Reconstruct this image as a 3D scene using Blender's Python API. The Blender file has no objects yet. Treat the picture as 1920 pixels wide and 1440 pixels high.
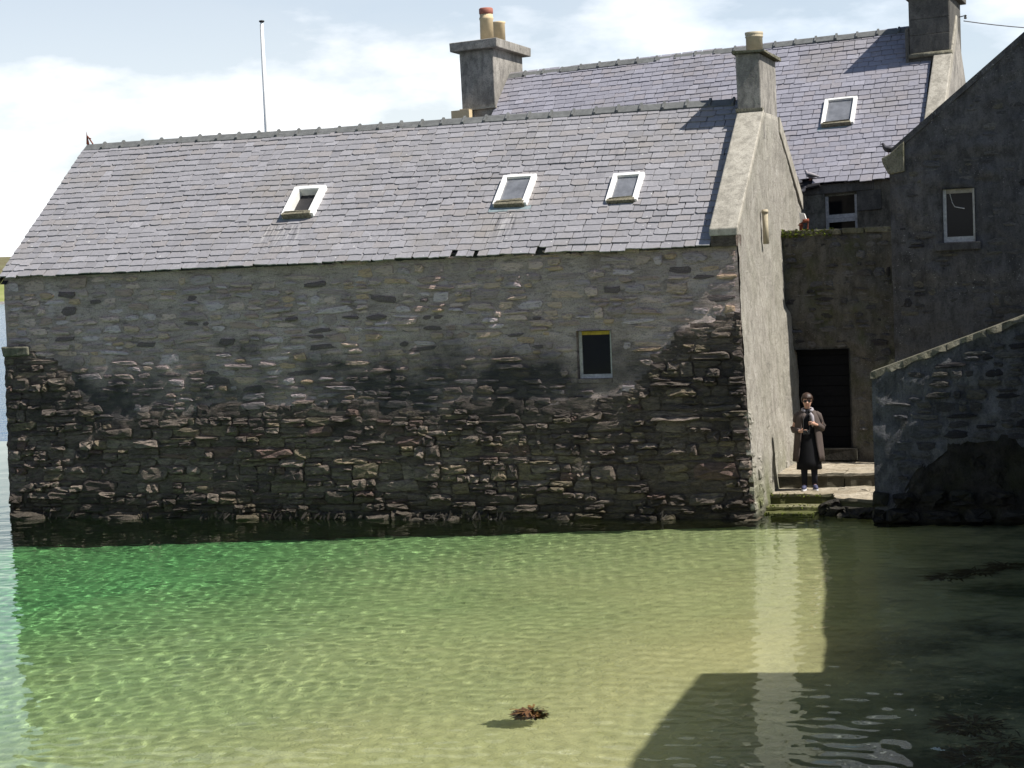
import bpy, math, random
import numpy as np
from mathutils import Vector, Matrix, noise
rng = random.Random(7)
C = bpy.context.scene.collection
scene = bpy.context.scene
PI = math.pi

# ---------------------------------------------------------------- camera
# the world frame is the long shed's own: x along its harbour wall, y back from it, z up from the water
FPX, PITCH, ROLL, PSI = 3480.0, 0.0568, 0.0405, 0.3213
CAM = Vector((19.956, -30.098, 4.1))
def _basis():
    F = Vector((0, math.cos(PITCH), -math.sin(PITCH))); R0 = Vector((1, 0, 0)); U0 = R0.cross(F)
    R_ = math.cos(ROLL) * R0 - math.sin(ROLL) * U0
    U_ = math.cos(ROLL) * U0 + math.sin(ROLL) * R0
    rot = Matrix.Rotation(PSI, 3, 'Z')
    return rot @ F, rot @ R_, rot @ U_
CF, CR, CU = _basis()
cd = bpy.data.cameras.new("camera_view"); cam = bpy.data.objects.new("camera_view", cd); C.objects.link(cam)
cam.matrix_world = Matrix(((CR.x, CU.x, -CF.x, CAM.x), (CR.y, CU.y, -CF.y, CAM.y), (CR.z, CU.z, -CF.z, CAM.z), (0, 0, 0, 1)))
cd.sensor_width = 36.0; cd.lens = FPX / 1920 * 36; cd.clip_start = 0.1; cd.clip_end = 20000
scene.camera = cam
def px_scale(p):                     # (pixels per metre, in frame?) at a point, in the 1920-wide photograph
    d = Vector(p) - CAM; z = d.dot(CF)
    if z < 1: return 0, False
    x = 960 + FPX * d.dot(CR) / z; y = 720 - FPX * d.dot(CU) / z
    return FPX / z, (-10 < x < 1930 and -10 < y < 1450)

# ---------------------------------------------------------------- sky, sun, exposure
SUN = Vector((1.0, -0.055, 1.30)).normalized()
scene.view_settings.view_transform = 'Standard'; scene.view_settings.look = 'None'
scene.view_settings.exposure = 0.75; scene.view_settings.gamma = 1.0
scene.view_settings.use_curve_mapping = False
scene.cycles.max_bounces = 8; scene.cycles.transparent_max_bounces = 12
scene.cycles.use_denoising = True
sd = bpy.data.lights.new("sun", 'SUN'); sd.energy = 4.6; sd.angle = math.radians(0.53); sd.color = (1.0, 0.955, 0.88); sd.cycles.is_caustics_light = True
so = bpy.data.objects.new("sun", sd); C.objects.link(so); so.rotation_euler = SUN.to_track_quat('Z', 'Y').to_euler()
w = bpy.data.worlds.new("World"); scene.world = w; w.use_nodes = True
def world():
    nt = w.node_tree; nt.nodes.clear(); L = nt.links
    def n(t, **k):
        a = nt.nodes.new(t)
        for q, v in k.items(): setattr(a, q, v)
        return a
    out = n('ShaderNodeOutputWorld'); bg = n('ShaderNodeBackground'); bg.inputs['Strength'].default_value = 0.066
    sky = n('ShaderNodeTexSky', sky_type='NISHITA', sun_disc=False)
    sky.sun_elevation = math.asin(SUN.z); sky.sun_rotation = math.atan2(SUN.x, SUN.y)
    sky.air_density = 1.0; sky.dust_density = 0.6; sky.ozone_density = 1.5
    tc = n('ShaderNodeTexCoord'); mp = n('ShaderNodeMapping'); mp.inputs['Scale'].default_value = (1.0, 1.0, 2.6)
    mp.inputs['Location'].default_value = (0.35, 0.1, 0.62)
    L.new(tc.outputs['Generated'], mp.inputs['Vector'])
    nz = n('ShaderNodeTexNoise'); nz.inputs['Scale'].default_value = 5.0; nz.inputs['Detail'].default_value = 9; nz.inputs['Roughness'].default_value = 0.55
    L.new(mp.outputs['Vector'], nz.inputs['Vector'])
    # cloud cover thins from the horizon up to the zenith
    sx = n('ShaderNodeSeparateXYZ'); L.new(tc.outputs['Generated'], sx.inputs['Vector'])
    cov = n('ShaderNodeMapRange'); cov.inputs['From Min'].default_value = 0.0; cov.inputs['From Max'].default_value = 0.5
    cov.inputs['To Min'].default_value = 0.135; cov.inputs['To Max'].default_value = -0.20
    L.new(sx.outputs['Z'], cov.inputs['Value'])
    ad = n('ShaderNodeMath', operation='ADD'); L.new(nz.outputs['Fac'], ad.inputs[0]); L.new(cov.outputs['Result'], ad.inputs[1])
    rp = n('ShaderNodeValToRGB'); rp.color_ramp.elements[0].position = 0.47; rp.color_ramp.elements[1].position = 0.68
    east = n('ShaderNodeMath', operation='MULTIPLY_ADD'); L.new(sx.outputs['Y'], east.inputs[0]); east.inputs[1].default_value = 0.02; L.new(ad.outputs[0], east.inputs[2])
    L.new(east.outputs[0], rp.inputs['Fac'])
    veil = n('ShaderNodeMapRange'); veil.inputs['From Min'].default_value = 0.0; veil.inputs['From Max'].default_value = 0.42; veil.inputs['To Min'].default_value = 0.58; veil.inputs['To Max'].default_value = 0.0
    L.new(sx.outputs['Z'], veil.inputs['Value'])
    mxm = n('ShaderNodeMath', operation='MAXIMUM'); L.new(rp.outputs['Color'], mxm.inputs[0]); L.new(veil.outputs['Result'], mxm.inputs[1])
    nz2 = n('ShaderNodeTexNoise'); nz2.inputs['Scale'].default_value = 3.3; nz2.inputs['Detail'].default_value = 6
    L.new(mp.outputs['Vector'], nz2.inputs['Vector'])
    cr = n('ShaderNodeValToRGB'); e = cr.color_ramp.elements
    e[0].position = 0.36; e[0].color = (9.4, 10.2, 11.3, 1); e[1].position = 0.55; e[1].color = (11.6, 11.75, 12.0, 1)
    L.new(nz2.outputs['Fac'], cr.inputs['Fac'])
    mx = n('ShaderNodeMixRGB'); L.new(mxm.outputs[0], mx.inputs['Fac']); L.new(sky.outputs['Color'], mx.inputs[1]); L.new(cr.outputs['Color'], mx.inputs[2])
    L.new(mx.outputs['Color'], bg.inputs['Color']); L.new(bg.outputs['Background'], out.inputs['Surface'])
world()

# ---------------------------------------------------------------- materials
class G:
    """a small wrapper round one material's node tree"""
    def __init__(s, name):
        s.m = bpy.data.materials.new(name); s.m.use_nodes = True; s.t = s.m.node_tree; s.t.nodes.clear()
        s.out = s.t.nodes.new('ShaderNodeOutputMaterial')
        s.pos = s.t.nodes.new('ShaderNodeNewGeometry').outputs['Position']
    def n(s, t, ins=None, **k):
        a = s.t.nodes.new(t)
        for q, v in k.items(): setattr(a, q, v)
        for q, v in (ins or {}).items():
            if hasattr(v, 'is_output'): s.t.links.new(v, a.inputs[q])
            else: a.inputs[q].default_value = v
        return a
    def noise(s, scale, detail=5, rough=0.55, stretch=(1, 1, 1), off=(0, 0, 0), out='Fac', dist=0.0):
        mp = s.n('ShaderNodeMapping', {'Vector': s.pos, 'Scale': stretch, 'Location': off})
        return s.n('ShaderNodeTexNoise', {'Vector': mp.outputs[0], 'Scale': scale, 'Detail': detail, 'Roughness': rough, 'Distortion': dist}).outputs[out]
    def ramp(s, fac, stops, interp='LINEAR'):
        a = s.n('ShaderNodeValToRGB', {'Fac': fac}); r = a.color_ramp; r.interpolation = interp
        while len(r.elements) < len(stops): r.elements.new(0.5)
        for e, (p, c) in zip(r.elements, stops):
            e.position = p; e.color = (c, c, c, 1) if not hasattr(c, '__len__') else (*c, 1)
        return a.outputs['Color']
    def mix(s, fac, a, b, mode='MIX'):
        x = s.n('ShaderNodeMixRGB', blend_type=mode)
        for i, v in ((0, fac), (1, a), (2, b)):
            if hasattr(v, 'is_output'): s.t.links.new(v, x.inputs[i])
            elif i == 0: x.inputs[0].default_value = v
            else: x.inputs[i].default_value = (*v, 1)
        return x.outputs[0]
    def math(s, op, a, b=0.0, clamp=False):
        x = s.n('ShaderNodeMath', operation=op, use_clamp=clamp)
        for i, v in ((0, a), (1, b)):
            if hasattr(v, 'is_output'): s.t.links.new(v, x.inputs[i])
            else: x.inputs[i].default_value = v
        return x.outputs[0]
    def z(s, a, b, lo=0.0, hi=1.0, jitter=None, amount=0.0):      # height ramp in metres, its edge broken by a noise
        zz = s.n('ShaderNodeSeparateXYZ', {0: s.pos}).outputs['Z']
        if jitter is not None: zz = s.math('ADD', zz, s.math('MULTIPLY', s.math('SUBTRACT', jitter, 0.5), amount))
        return s.n('ShaderNodeMapRange', {'Value': zz, 'From Min': a, 'From Max': b, 'To Min': lo, 'To Max': hi}, interpolation_type='SMOOTHSTEP').outputs[0]
    def tone(s):                                                  # one random number per piece, joined or single
        at = s.n('ShaderNodeAttribute', attribute_name='tone').outputs['Fac']
        ri = s.n('ShaderNodeObjectInfo').outputs['Random']
        return s.math('FRACT', s.math('ADD', at, ri))
    def bump(s, h, dist, strength=1.0, normal=None):
        ins = {'Height': h, 'Distance': dist, 'Strength': strength}
        if normal is not None: ins['Normal'] = normal
        return s.n('ShaderNodeBump', ins).outputs[0]
    def end(s, col, rough=0.9, normal=None, spec=0.3, metal=0.0):
        ins = {'Base Color': col if hasattr(col, 'is_output') else (*col, 1), 'Roughness': rough, 'Specular IOR Level': spec, 'Metallic': metal}
        if normal is not None: ins['Normal'] = normal
        b = s.n('ShaderNodeBsdfPrincipled', ins); s.t.links.new(b.outputs[0], s.out.inputs['Surface'])
        return s.m

def plain(name, col, rough=0.7, spec=0.4, metal=0.0, var=0.15, scale=14, bump=0.002):
    g = G(name); nz = g.noise(scale, 6, 0.65)
    c = g.mix(g.ramp(nz, [(0.3, 0.0), (0.7, 1.0)]), tuple(x * (1 - var) for x in col), tuple(min(1, x * (1 + var)) for x in col))
    return g.end(c, rough, g.bump(nz, bump), spec, metal)

def stains(g, c, damp=(1.55, 2.8), k=0.9):
    """black lichen band, tidal weed and pale lime specks that belong to the harbour wall"""
    big = g.noise(0.45, 5, 0.6, (1, 1, 1.3))
    mid = g.noise(1.6, 5, 0.6, (1, 1, 0.7), (3, 1, 2))
    band = g.math('MULTIPLY', g.z(damp[0] - 0.5, damp[0] + 0.3, 0, 1, big, 1.6), g.z(damp[1] - 0.4, damp[1] + 0.5, 1, 0, mid, 1.8))
    m = g.math('MULTIPLY', band, g.ramp(big, [(0.32, 0.1), (0.54, 1.0)]))
    c = g.mix(g.math('MULTIPLY', m, k), c, (0.035, 0.036, 0.038))
    tide = g.z(0.05, 0.75, 1, 0, mid, 0.6)
    c = g.mix(g.math('MULTIPLY', tide, 0.6), c, (0.028, 0.027, 0.018))
    sp = g.noise(26, 3, 0.7, (1, 1, 1.2), (9, 2, 4)); area = g.noise(0.8, 4, 0.6, (1, 1, 1), (5, 7, 1))
    c = g.mix(g.math('MULTIPLY', g.ramp(sp, [(0.63, 0.0), (0.70, 1.0)]), g.ramp(area, [(0.5, 0.0), (0.66, 0.75)])), c, (0.34, 0.34, 0.33))
    return c

def mat_mortar():
    g = G("lime_pointing"); a = g.noise(2.2, 7, 0.68, (0.6, 0.6, 1.4)); f = g.noise(38, 6, 0.75); h = g.noise(7, 8, 0.72, (0.42, 0.42, 1.7), (3, 3, 8))
    c = g.mix(g.ramp(a, [(0.34, 0.0), (0.66, 1.0)]), (0.343, 0.276, 0.247), (0.636, 0.521, 0.474))
    c = g.mix(g.ramp(h, [(0.36, 0.7), (0.47, 0.0)]), c, (0.134, 0.112, 0.104))
    c = g.mix(g.ramp(f, [(0.36, 0.6), (0.5, 0.0)]), c, (0.127, 0.108, 0.103))
    c = g.mix(g.ramp(g.noise(2.1, 6, 0.7, (1, 1, 0.7), (5, 1, 7)), [(0.58, 0.0), (0.7, 0.55)]), c, (0.661, 0.585, 0.593))
    c = stains(g, c)
    n1 = g.bump(h, 0.09)
    return g.end(c, 0.95, g.bump(f, 0.012, 1.0, n1), 0.15)
def mat_stone_flush():
    g = G("flush_rubble_stone"); t = g.tone()
    c = g.ramp(t, [(0.0, (0.466, 0.360, 0.315)), (0.16, (0.335, 0.264, 0.250)), (0.3, (0.491, 0.366, 0.287)), (0.42, (0.394, 0.326, 0.327)), (0.54, (0.563, 0.430, 0.380)),
                   (0.66, (0.537, 0.448, 0.457)), (0.76, (0.383, 0.281, 0.241)), (0.86, (0.479, 0.343, 0.232)), (0.93, (0.142, 0.111, 0.108))], 'CONSTANT')
    f = g.noise(22, 6, 0.65, (0.6, 0.6, 1.6))
    c = g.mix(g.ramp(f, [(0.32, 0.65), (0.5, 0.0)]), c, (0.085, 0.074, 0.072))
    c = g.mix(g.ramp(g.noise(48, 5, 0.75), [(0.52, 0.0), (0.7, 0.4)]), c, (0.476, 0.418, 0.406))
    c = stains(g, c)
    return g.end(c, 0.9, g.bump(f, 0.035), 0.2)
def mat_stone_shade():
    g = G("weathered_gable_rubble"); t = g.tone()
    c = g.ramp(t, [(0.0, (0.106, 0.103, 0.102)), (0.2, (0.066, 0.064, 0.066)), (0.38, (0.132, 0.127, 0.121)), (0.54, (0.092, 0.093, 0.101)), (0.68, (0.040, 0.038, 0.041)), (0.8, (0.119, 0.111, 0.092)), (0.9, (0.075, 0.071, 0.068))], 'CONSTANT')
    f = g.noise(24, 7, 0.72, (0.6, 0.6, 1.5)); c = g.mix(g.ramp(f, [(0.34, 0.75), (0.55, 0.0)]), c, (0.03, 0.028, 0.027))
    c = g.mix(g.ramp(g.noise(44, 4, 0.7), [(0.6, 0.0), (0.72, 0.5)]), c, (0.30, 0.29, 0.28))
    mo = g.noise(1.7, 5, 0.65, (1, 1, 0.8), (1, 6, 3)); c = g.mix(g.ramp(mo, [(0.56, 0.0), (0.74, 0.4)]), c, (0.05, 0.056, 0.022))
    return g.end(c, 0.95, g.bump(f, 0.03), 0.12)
def mat_stone_rough():
    g = G("rough_sea_wall_stone"); t = g.tone()
    c = g.ramp(t, [(0.0, (0.273, 0.219, 0.178)), (0.2, (0.184, 0.146, 0.123)), (0.4, (0.340, 0.277, 0.226)), (0.55, (0.222, 0.179, 0.145)), (0.66, (0.281, 0.231, 0.154)),
                   (0.78, (0.131, 0.104, 0.091)), (0.9, (0.234, 0.157, 0.131)), (0.95, (0.351, 0.277, 0.188))], 'CONSTANT')
    f = g.noise(16, 8, 0.72, (0.55, 0.55, 1.7)); f2 = g.noise(60, 6, 0.7)
    c = g.mix(g.ramp(f, [(0.32, 0.8), (0.6, 0.0)]), c, (0.044, 0.040, 0.037))
    c = g.mix(g.ramp(f2, [(0.55, 0.0), (0.75, 0.35)]), c, (0.338, 0.312, 0.293))
    c = stains(g, c, (1.75, 2.6), 0.5)
    n0 = g.bump(g.noise(6, 8, 0.75, (0.5, 0.5, 1.9)), 0.09); n1 = g.bump(g.noise(17, 8, 0.75, (0.6, 0.6, 1.5), (2, 2, 6)), 0.07, 1.0, n0)
    return g.end(c, 0.9, g.bump(f2, 0.012, 1.0, n1), 0.2)
def mat_backing():
    g = G("rough_wall_joint"); f = g.noise(20, 6, 0.7, (0.6, 0.6, 1.5))
    c = g.mix(g.ramp(f, [(0.35, 0.0), (0.65, 1.0)]), (0.088, 0.071, 0.059), (0.263, 0.212, 0.178))
    c = stains(g, c, (1.7, 2.6), 0.6)
    return g.end(c, 0.95, g.bump(g.noise(19, 8, 0.75, (0.6, 0.6, 1.5)), 0.07, 1.0, g.bump(g.noise(8, 8, 0.72, (0.55, 0.55, 1.6)), 0.07)), 0.15)
def mat_slate(name, base, warm, lichen=1.0):
    g = G(name); t = g.tone(); d = lambda k: tuple(x * k for x in base)
    c = g.ramp(t, [(0.0, d(0.98)), (0.16, d(1.05)), (0.3, d(0.93)), (0.42, warm), (0.54, d(1.02)), (0.66, d(0.96)), (0.78, d(1.11)), (0.86, d(0.85)), (0.91, tuple(x * 1.04 for x in warm)), (0.975, d(1.22))], 'CONSTANT')
    f = g.noise(24, 6, 0.65, (0.8, 1, 1)); big = g.noise(0.7, 5, 0.6)
    c = g.mix(g.ramp(f, [(0.34, 0.35), (0.6, 0.0)]), c, d(0.55))
    c = g.mix(g.ramp(big, [(0.52, 0.0), (0.75, 0.45)]), c, (0.20, 0.175, 0.135))
    streak = g.noise(5, 5, 0.6, (2.2, 0.25, 0.25), (4, 0, 0))
    c = g.mix(g.ramp(streak, [(0.58, 0.0), (0.75, 0.4)]), c, d(0.5))
    sp = g.n('ShaderNodeSeparateXYZ', {0: g.pos}); lines = g.noise(11, 4, 0.6, (2.2, 0.12, 0.12), (1, 0, 0))
    for x0, x1, zt in ((5.1, 5.85, 5.22), (9.45, 9.95, 5.22)):
        inx = g.math('MULTIPLY', g.math('GREATER_THAN', sp.outputs['X'], x0), g.math('LESS_THAN', sp.outputs['X'], x1))
        inz = g.math('MULTIPLY', g.n('ShaderNodeMapRange', {'Value': sp.outputs['Z'], 'From Min': 4.6, 'From Max': 5.1}).outputs[0], g.math('LESS_THAN', sp.outputs['Z'], zt))
        mk = g.math('MULTIPLY', inx, inz)
        c = g.mix(g.math('MULTIPLY', mk, g.ramp(lines, [(0.5, 0.0), (0.6, 0.65)])), c, d(0.35)); c = g.mix(g.math('MULTIPLY', mk, g.ramp(lines, [(0.36, 0.6), (0.46, 0.0)])), c, (0.42, 0.41, 0.40))
    s1 = g.noise(12, 2, 0.5, (1, 1.6, 1.2), (2, 5, 1))
    c = g.mix(g.ramp(s1, [(0.735, 0.0), (0.745, 0.8 * lichen)]), c, (0.62, 0.61, 0.57))
    return g.end(c, 0.62, g.bump(f, 0.004), 0.35)
def mat_harl(name, a, b, dark, speck=0.0, moss=0.0, bump=0.02):
    g = G(name); big = g.noise(0.9, 6, 0.62); mid = g.noise(5.5, 6, 0.7, (1, 1, 0.6)); f = g.noise(34, 6, 0.75)
    v = g.noise(9, 5, 0.6, (1, 1, 0.14), (2, 0, 3))
    c = g.mix(g.ramp(big, [(0.32, 0.0), (0.68, 1.0)]), a, b)
    c = g.mix(g.ramp(mid, [(0.36, 0.75), (0.56, 0.0)]), c, dark)
    c = g.mix(g.ramp(v, [(0.3, 0.45), (0.52, 0.0)]), c, dark)
    c = g.mix(g.ramp(f, [(0.33, 0.6), (0.5, 0.0)]), c, tuple(x * 0.5 for x in dark))
    if speck:
        s1 = g.noise(30, 2, 0.6, (1, 1, 1), (4, 4, 2)); ar = g.noise(1.1, 4, 0.6, (1, 1, 1), (8, 1, 5))
        c = g.mix(g.math('MULTIPLY', g.ramp(s1, [(0.66, 0.0), (0.71, 1.0)]), g.ramp(ar, [(0.4, 0.0), (0.65, speck)])), c, (0.5, 0.5, 0.48))
    if moss:
        mo = g.noise(1.7, 5, 0.65, (1, 1, 0.8), (1, 6, 3))
        c = g.mix(g.ramp(mo, [(0.5, 0.0), (0.72, moss)]), c, (0.055, 0.066, 0.02))
    n1 = g.bump(mid, bump * 1.4)
    return g.end(c, 0.95, g.bump(f, bump * 0.35, 1.0, n1), 0.12)
def mat_gable():
    g = G("pale_lime_harling"); big = g.noise(0.8, 6, 0.62); f = g.noise(30, 6, 0.75); v = g.noise(5, 7, 0.7, (1, 1, 0.3), (2, 0, 3))
    c = g.mix(g.ramp(big, [(0.3, 0.0), (0.7, 1.0)]), (0.339, 0.318, 0.278), (0.476, 0.446, 0.394))
    c = g.mix(g.ramp(v, [(0.34, 0.5), (0.52, 0.0)]), c, (0.226, 0.208, 0.179))
    c = g.mix(g.ramp(g.noise(4, 7, 0.72, (1, 1, 0.8), (6, 6, 1)), [(0.36, 0.6), (0.52, 0.0)]), c, (0.203, 0.188, 0.161))
    c = g.mix(g.ramp(v, [(0.6, 0.0), (0.7, 0.6)]), c, (0.619, 0.606, 0.569))
    c = g.mix(g.ramp(f, [(0.32, 0.75), (0.48, 0.0)]), c, (0.154, 0.145, 0.130))
    cr = g.n('ShaderNodeTexVoronoi', {'Vector': g.n('ShaderNodeMapping', {'Vector': g.pos, 'Scale': (1.2, 1.2, 2.6)}).outputs[0], 'Scale': 1.5}, feature='DISTANCE_TO_EDGE').outputs['Distance']
    c = g.mix(g.ramp(cr, [(0.0, 0.5), (0.012, 0.0)]), c, (0.1, 0.09, 0.08))
    gm = g.noise(1.1, 5, 0.65, (1, 1, 0.8), (1, 6, 3))
    c = g.mix(g.math('MULTIPLY', g.z(0.2, 1.3, 0.85, 0.12, gm, 1.0), g.ramp(gm, [(0.4, 0.0), (0.62, 1.0)])), c, (0.115, 0.13, 0.045))
    c = g.mix(g.z(0.0, 0.25, 0.8, 0.0, gm, 0.3), c, (0.03, 0.032, 0.018))
    n1 = g.bump(g.noise(5, 7, 0.75, (1, 1, 0.6)), 0.07)
    return g.end(c, 0.95, g.bump(f, 0.02, 1.0, n1), 0.12)
def mat_step():
    g = G("worn_step_stone"); f = g.noise(14, 7, 0.7, (0.6, 1, 2)); big = g.noise(2.2, 5, 0.6)
    c = g.mix(g.ramp(big, [(0.35, 0.0), (0.65, 1.0)]), (0.302, 0.252, 0.183), (0.420, 0.370, 0.289))
    c = g.mix(g.ramp(f, [(0.36, 0.7), (0.55, 0.0)]), c, (0.109, 0.092, 0.068))
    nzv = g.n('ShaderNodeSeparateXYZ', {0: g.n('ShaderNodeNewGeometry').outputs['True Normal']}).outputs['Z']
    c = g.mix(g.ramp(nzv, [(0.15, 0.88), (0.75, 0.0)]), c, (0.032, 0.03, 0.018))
    c = g.mix(g.z(0.0, 0.3, 0.95, 0.0, big, 0.25), c, (0.085, 0.09, 0.025))
    c = g.mix(g.z(-0.02, 0.05, 0.8, 0.0, big, 0.05), c, (0.05, 0.06, 0.012))
    return g.end(c, 0.85, g.bump(f, 0.03), 0.3)
def mat_sand():
    g = G("pale_sand_bed"); big = g.noise(0.35, 5, 0.6); f = g.noise(9, 5, 0.6, (1, 1.0, 1), (0, 0, 0), dist=1.6)
    xx = g.n('ShaderNodeSeparateXYZ', {0: g.pos}).outputs['X']
    c = g.mix(g.ramp(big, [(0.3, 0.0), (0.7, 1.0)]), (0.50, 0.425, 0.245), (0.60, 0.51, 0.30))
    c = g.mix(g.ramp(g.noise(2.4, 6, 0.65, (1, 1, 1), (4, 4, 4)), [(0.56, 0.0), (0.72, 0.4)]), c, (0.36, 0.32, 0.15))
    fl = g.noise(16, 3, 0.6, (1, 1, 1), (7, 7, 1), dist=1.2); c = g.mix(g.ramp(fl, [(0.62, 0.0), (0.70, 0.55)]), c, (0.68, 0.61, 0.42))
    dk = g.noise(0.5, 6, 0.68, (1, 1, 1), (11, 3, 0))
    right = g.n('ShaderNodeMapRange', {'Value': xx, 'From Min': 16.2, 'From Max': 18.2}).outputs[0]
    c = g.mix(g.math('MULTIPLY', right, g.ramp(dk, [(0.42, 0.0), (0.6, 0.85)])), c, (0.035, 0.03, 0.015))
    c = g.mix(g.z(-6.5, -3.9, 1.0, 0.0), c, (0.012, 0.04, 0.075))
    # the deeper bed is tinted green to stand for light the water absorbs
    wd = g.noise(0.28, 6, 0.6, (1, 0.6, 1), (2, 9, 0))
    c = g.mix(g.n('ShaderNodeMapRange', {'Value': g.math('ADD', g.n('ShaderNodeSeparateXYZ', {0: g.pos}).outputs['Z'], g.math('MULTIPLY', g.math('SUBTRACT', wd, 0.5), 0.8)), 'From Min': -2.75, 'From Max': -0.2, 'To Min': 0.93, 'To Max': 0.0}).outputs[0], c, (0.13, 0.375, 0.145))
    # ripple marks left by the tide: crests in a loose net
    vo = g.n('ShaderNodeTexVoronoi', {'Vector': g.n('ShaderNodeMapping', {'Vector': g.mix(0.10, g.pos, g.noise(3.5, 4, 0.6, out='Color')), 'Scale': (1, 0.7, 1)}).outputs[0], 'Scale': 6.5}, feature='F1').outputs['Distance']
    n1 = g.bump(vo, 0.015, 1.0)
    return g.end(c, 0.9, g.bump(f, 0.03, 1.0, n1), 0.2)
def mat_water():
    g = G("clear_harbour_water")
    gl = g.n('ShaderNodeBsdfGlass', {'Roughness': 0.0, 'IOR': 1.333, 'Color': (0.90, 0.97, 0.90, 1)})
    g.t.links.new(gl.outputs[0], g.out.inputs['Surface'])
    return g.m
def mat_open_sea():
    g = G("wind_ruffled_sea"); n1 = g.bump(g.noise(1.1, 5, 0.6, (1, 1.3, 1)), 0.22)
    b = g.n('ShaderNodeBsdfPrincipled', {'Base Color': (0.035, 0.10, 0.19, 1), 'Roughness': 0.12, 'IOR': 1.333, 'Normal': n1}); g.t.links.new(b.outputs[0], g.out.inputs['Surface']); return g.m
def mat_glass():
    g = G("dark_window_glass")
    return g.end((0.008, 0.008, 0.009), 0.05, None, 0.12)
def mat_grass(name, a, b, scale):
    g = G(name); n1 = g.noise(scale, 6, 0.65, (1, 1, 3)); return g.end(g.mix(g.ramp(n1, [(0.35, 0.0), (0.65, 1.0)]), a, b), 0.95, None, 0.1)
def mat_weed():
    g = G("brown_bladderwrack"); t = g.tone()
    return g.end(g.ramp(t, [(0.0, (0.045, 0.018, 0.007)), (0.4, (0.11, 0.048, 0.011)), (0.7, (0.028, 0.013, 0.006)), (1.0, (0.17, 0.09, 0.018))]), 0.45, None, 0.5)

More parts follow.
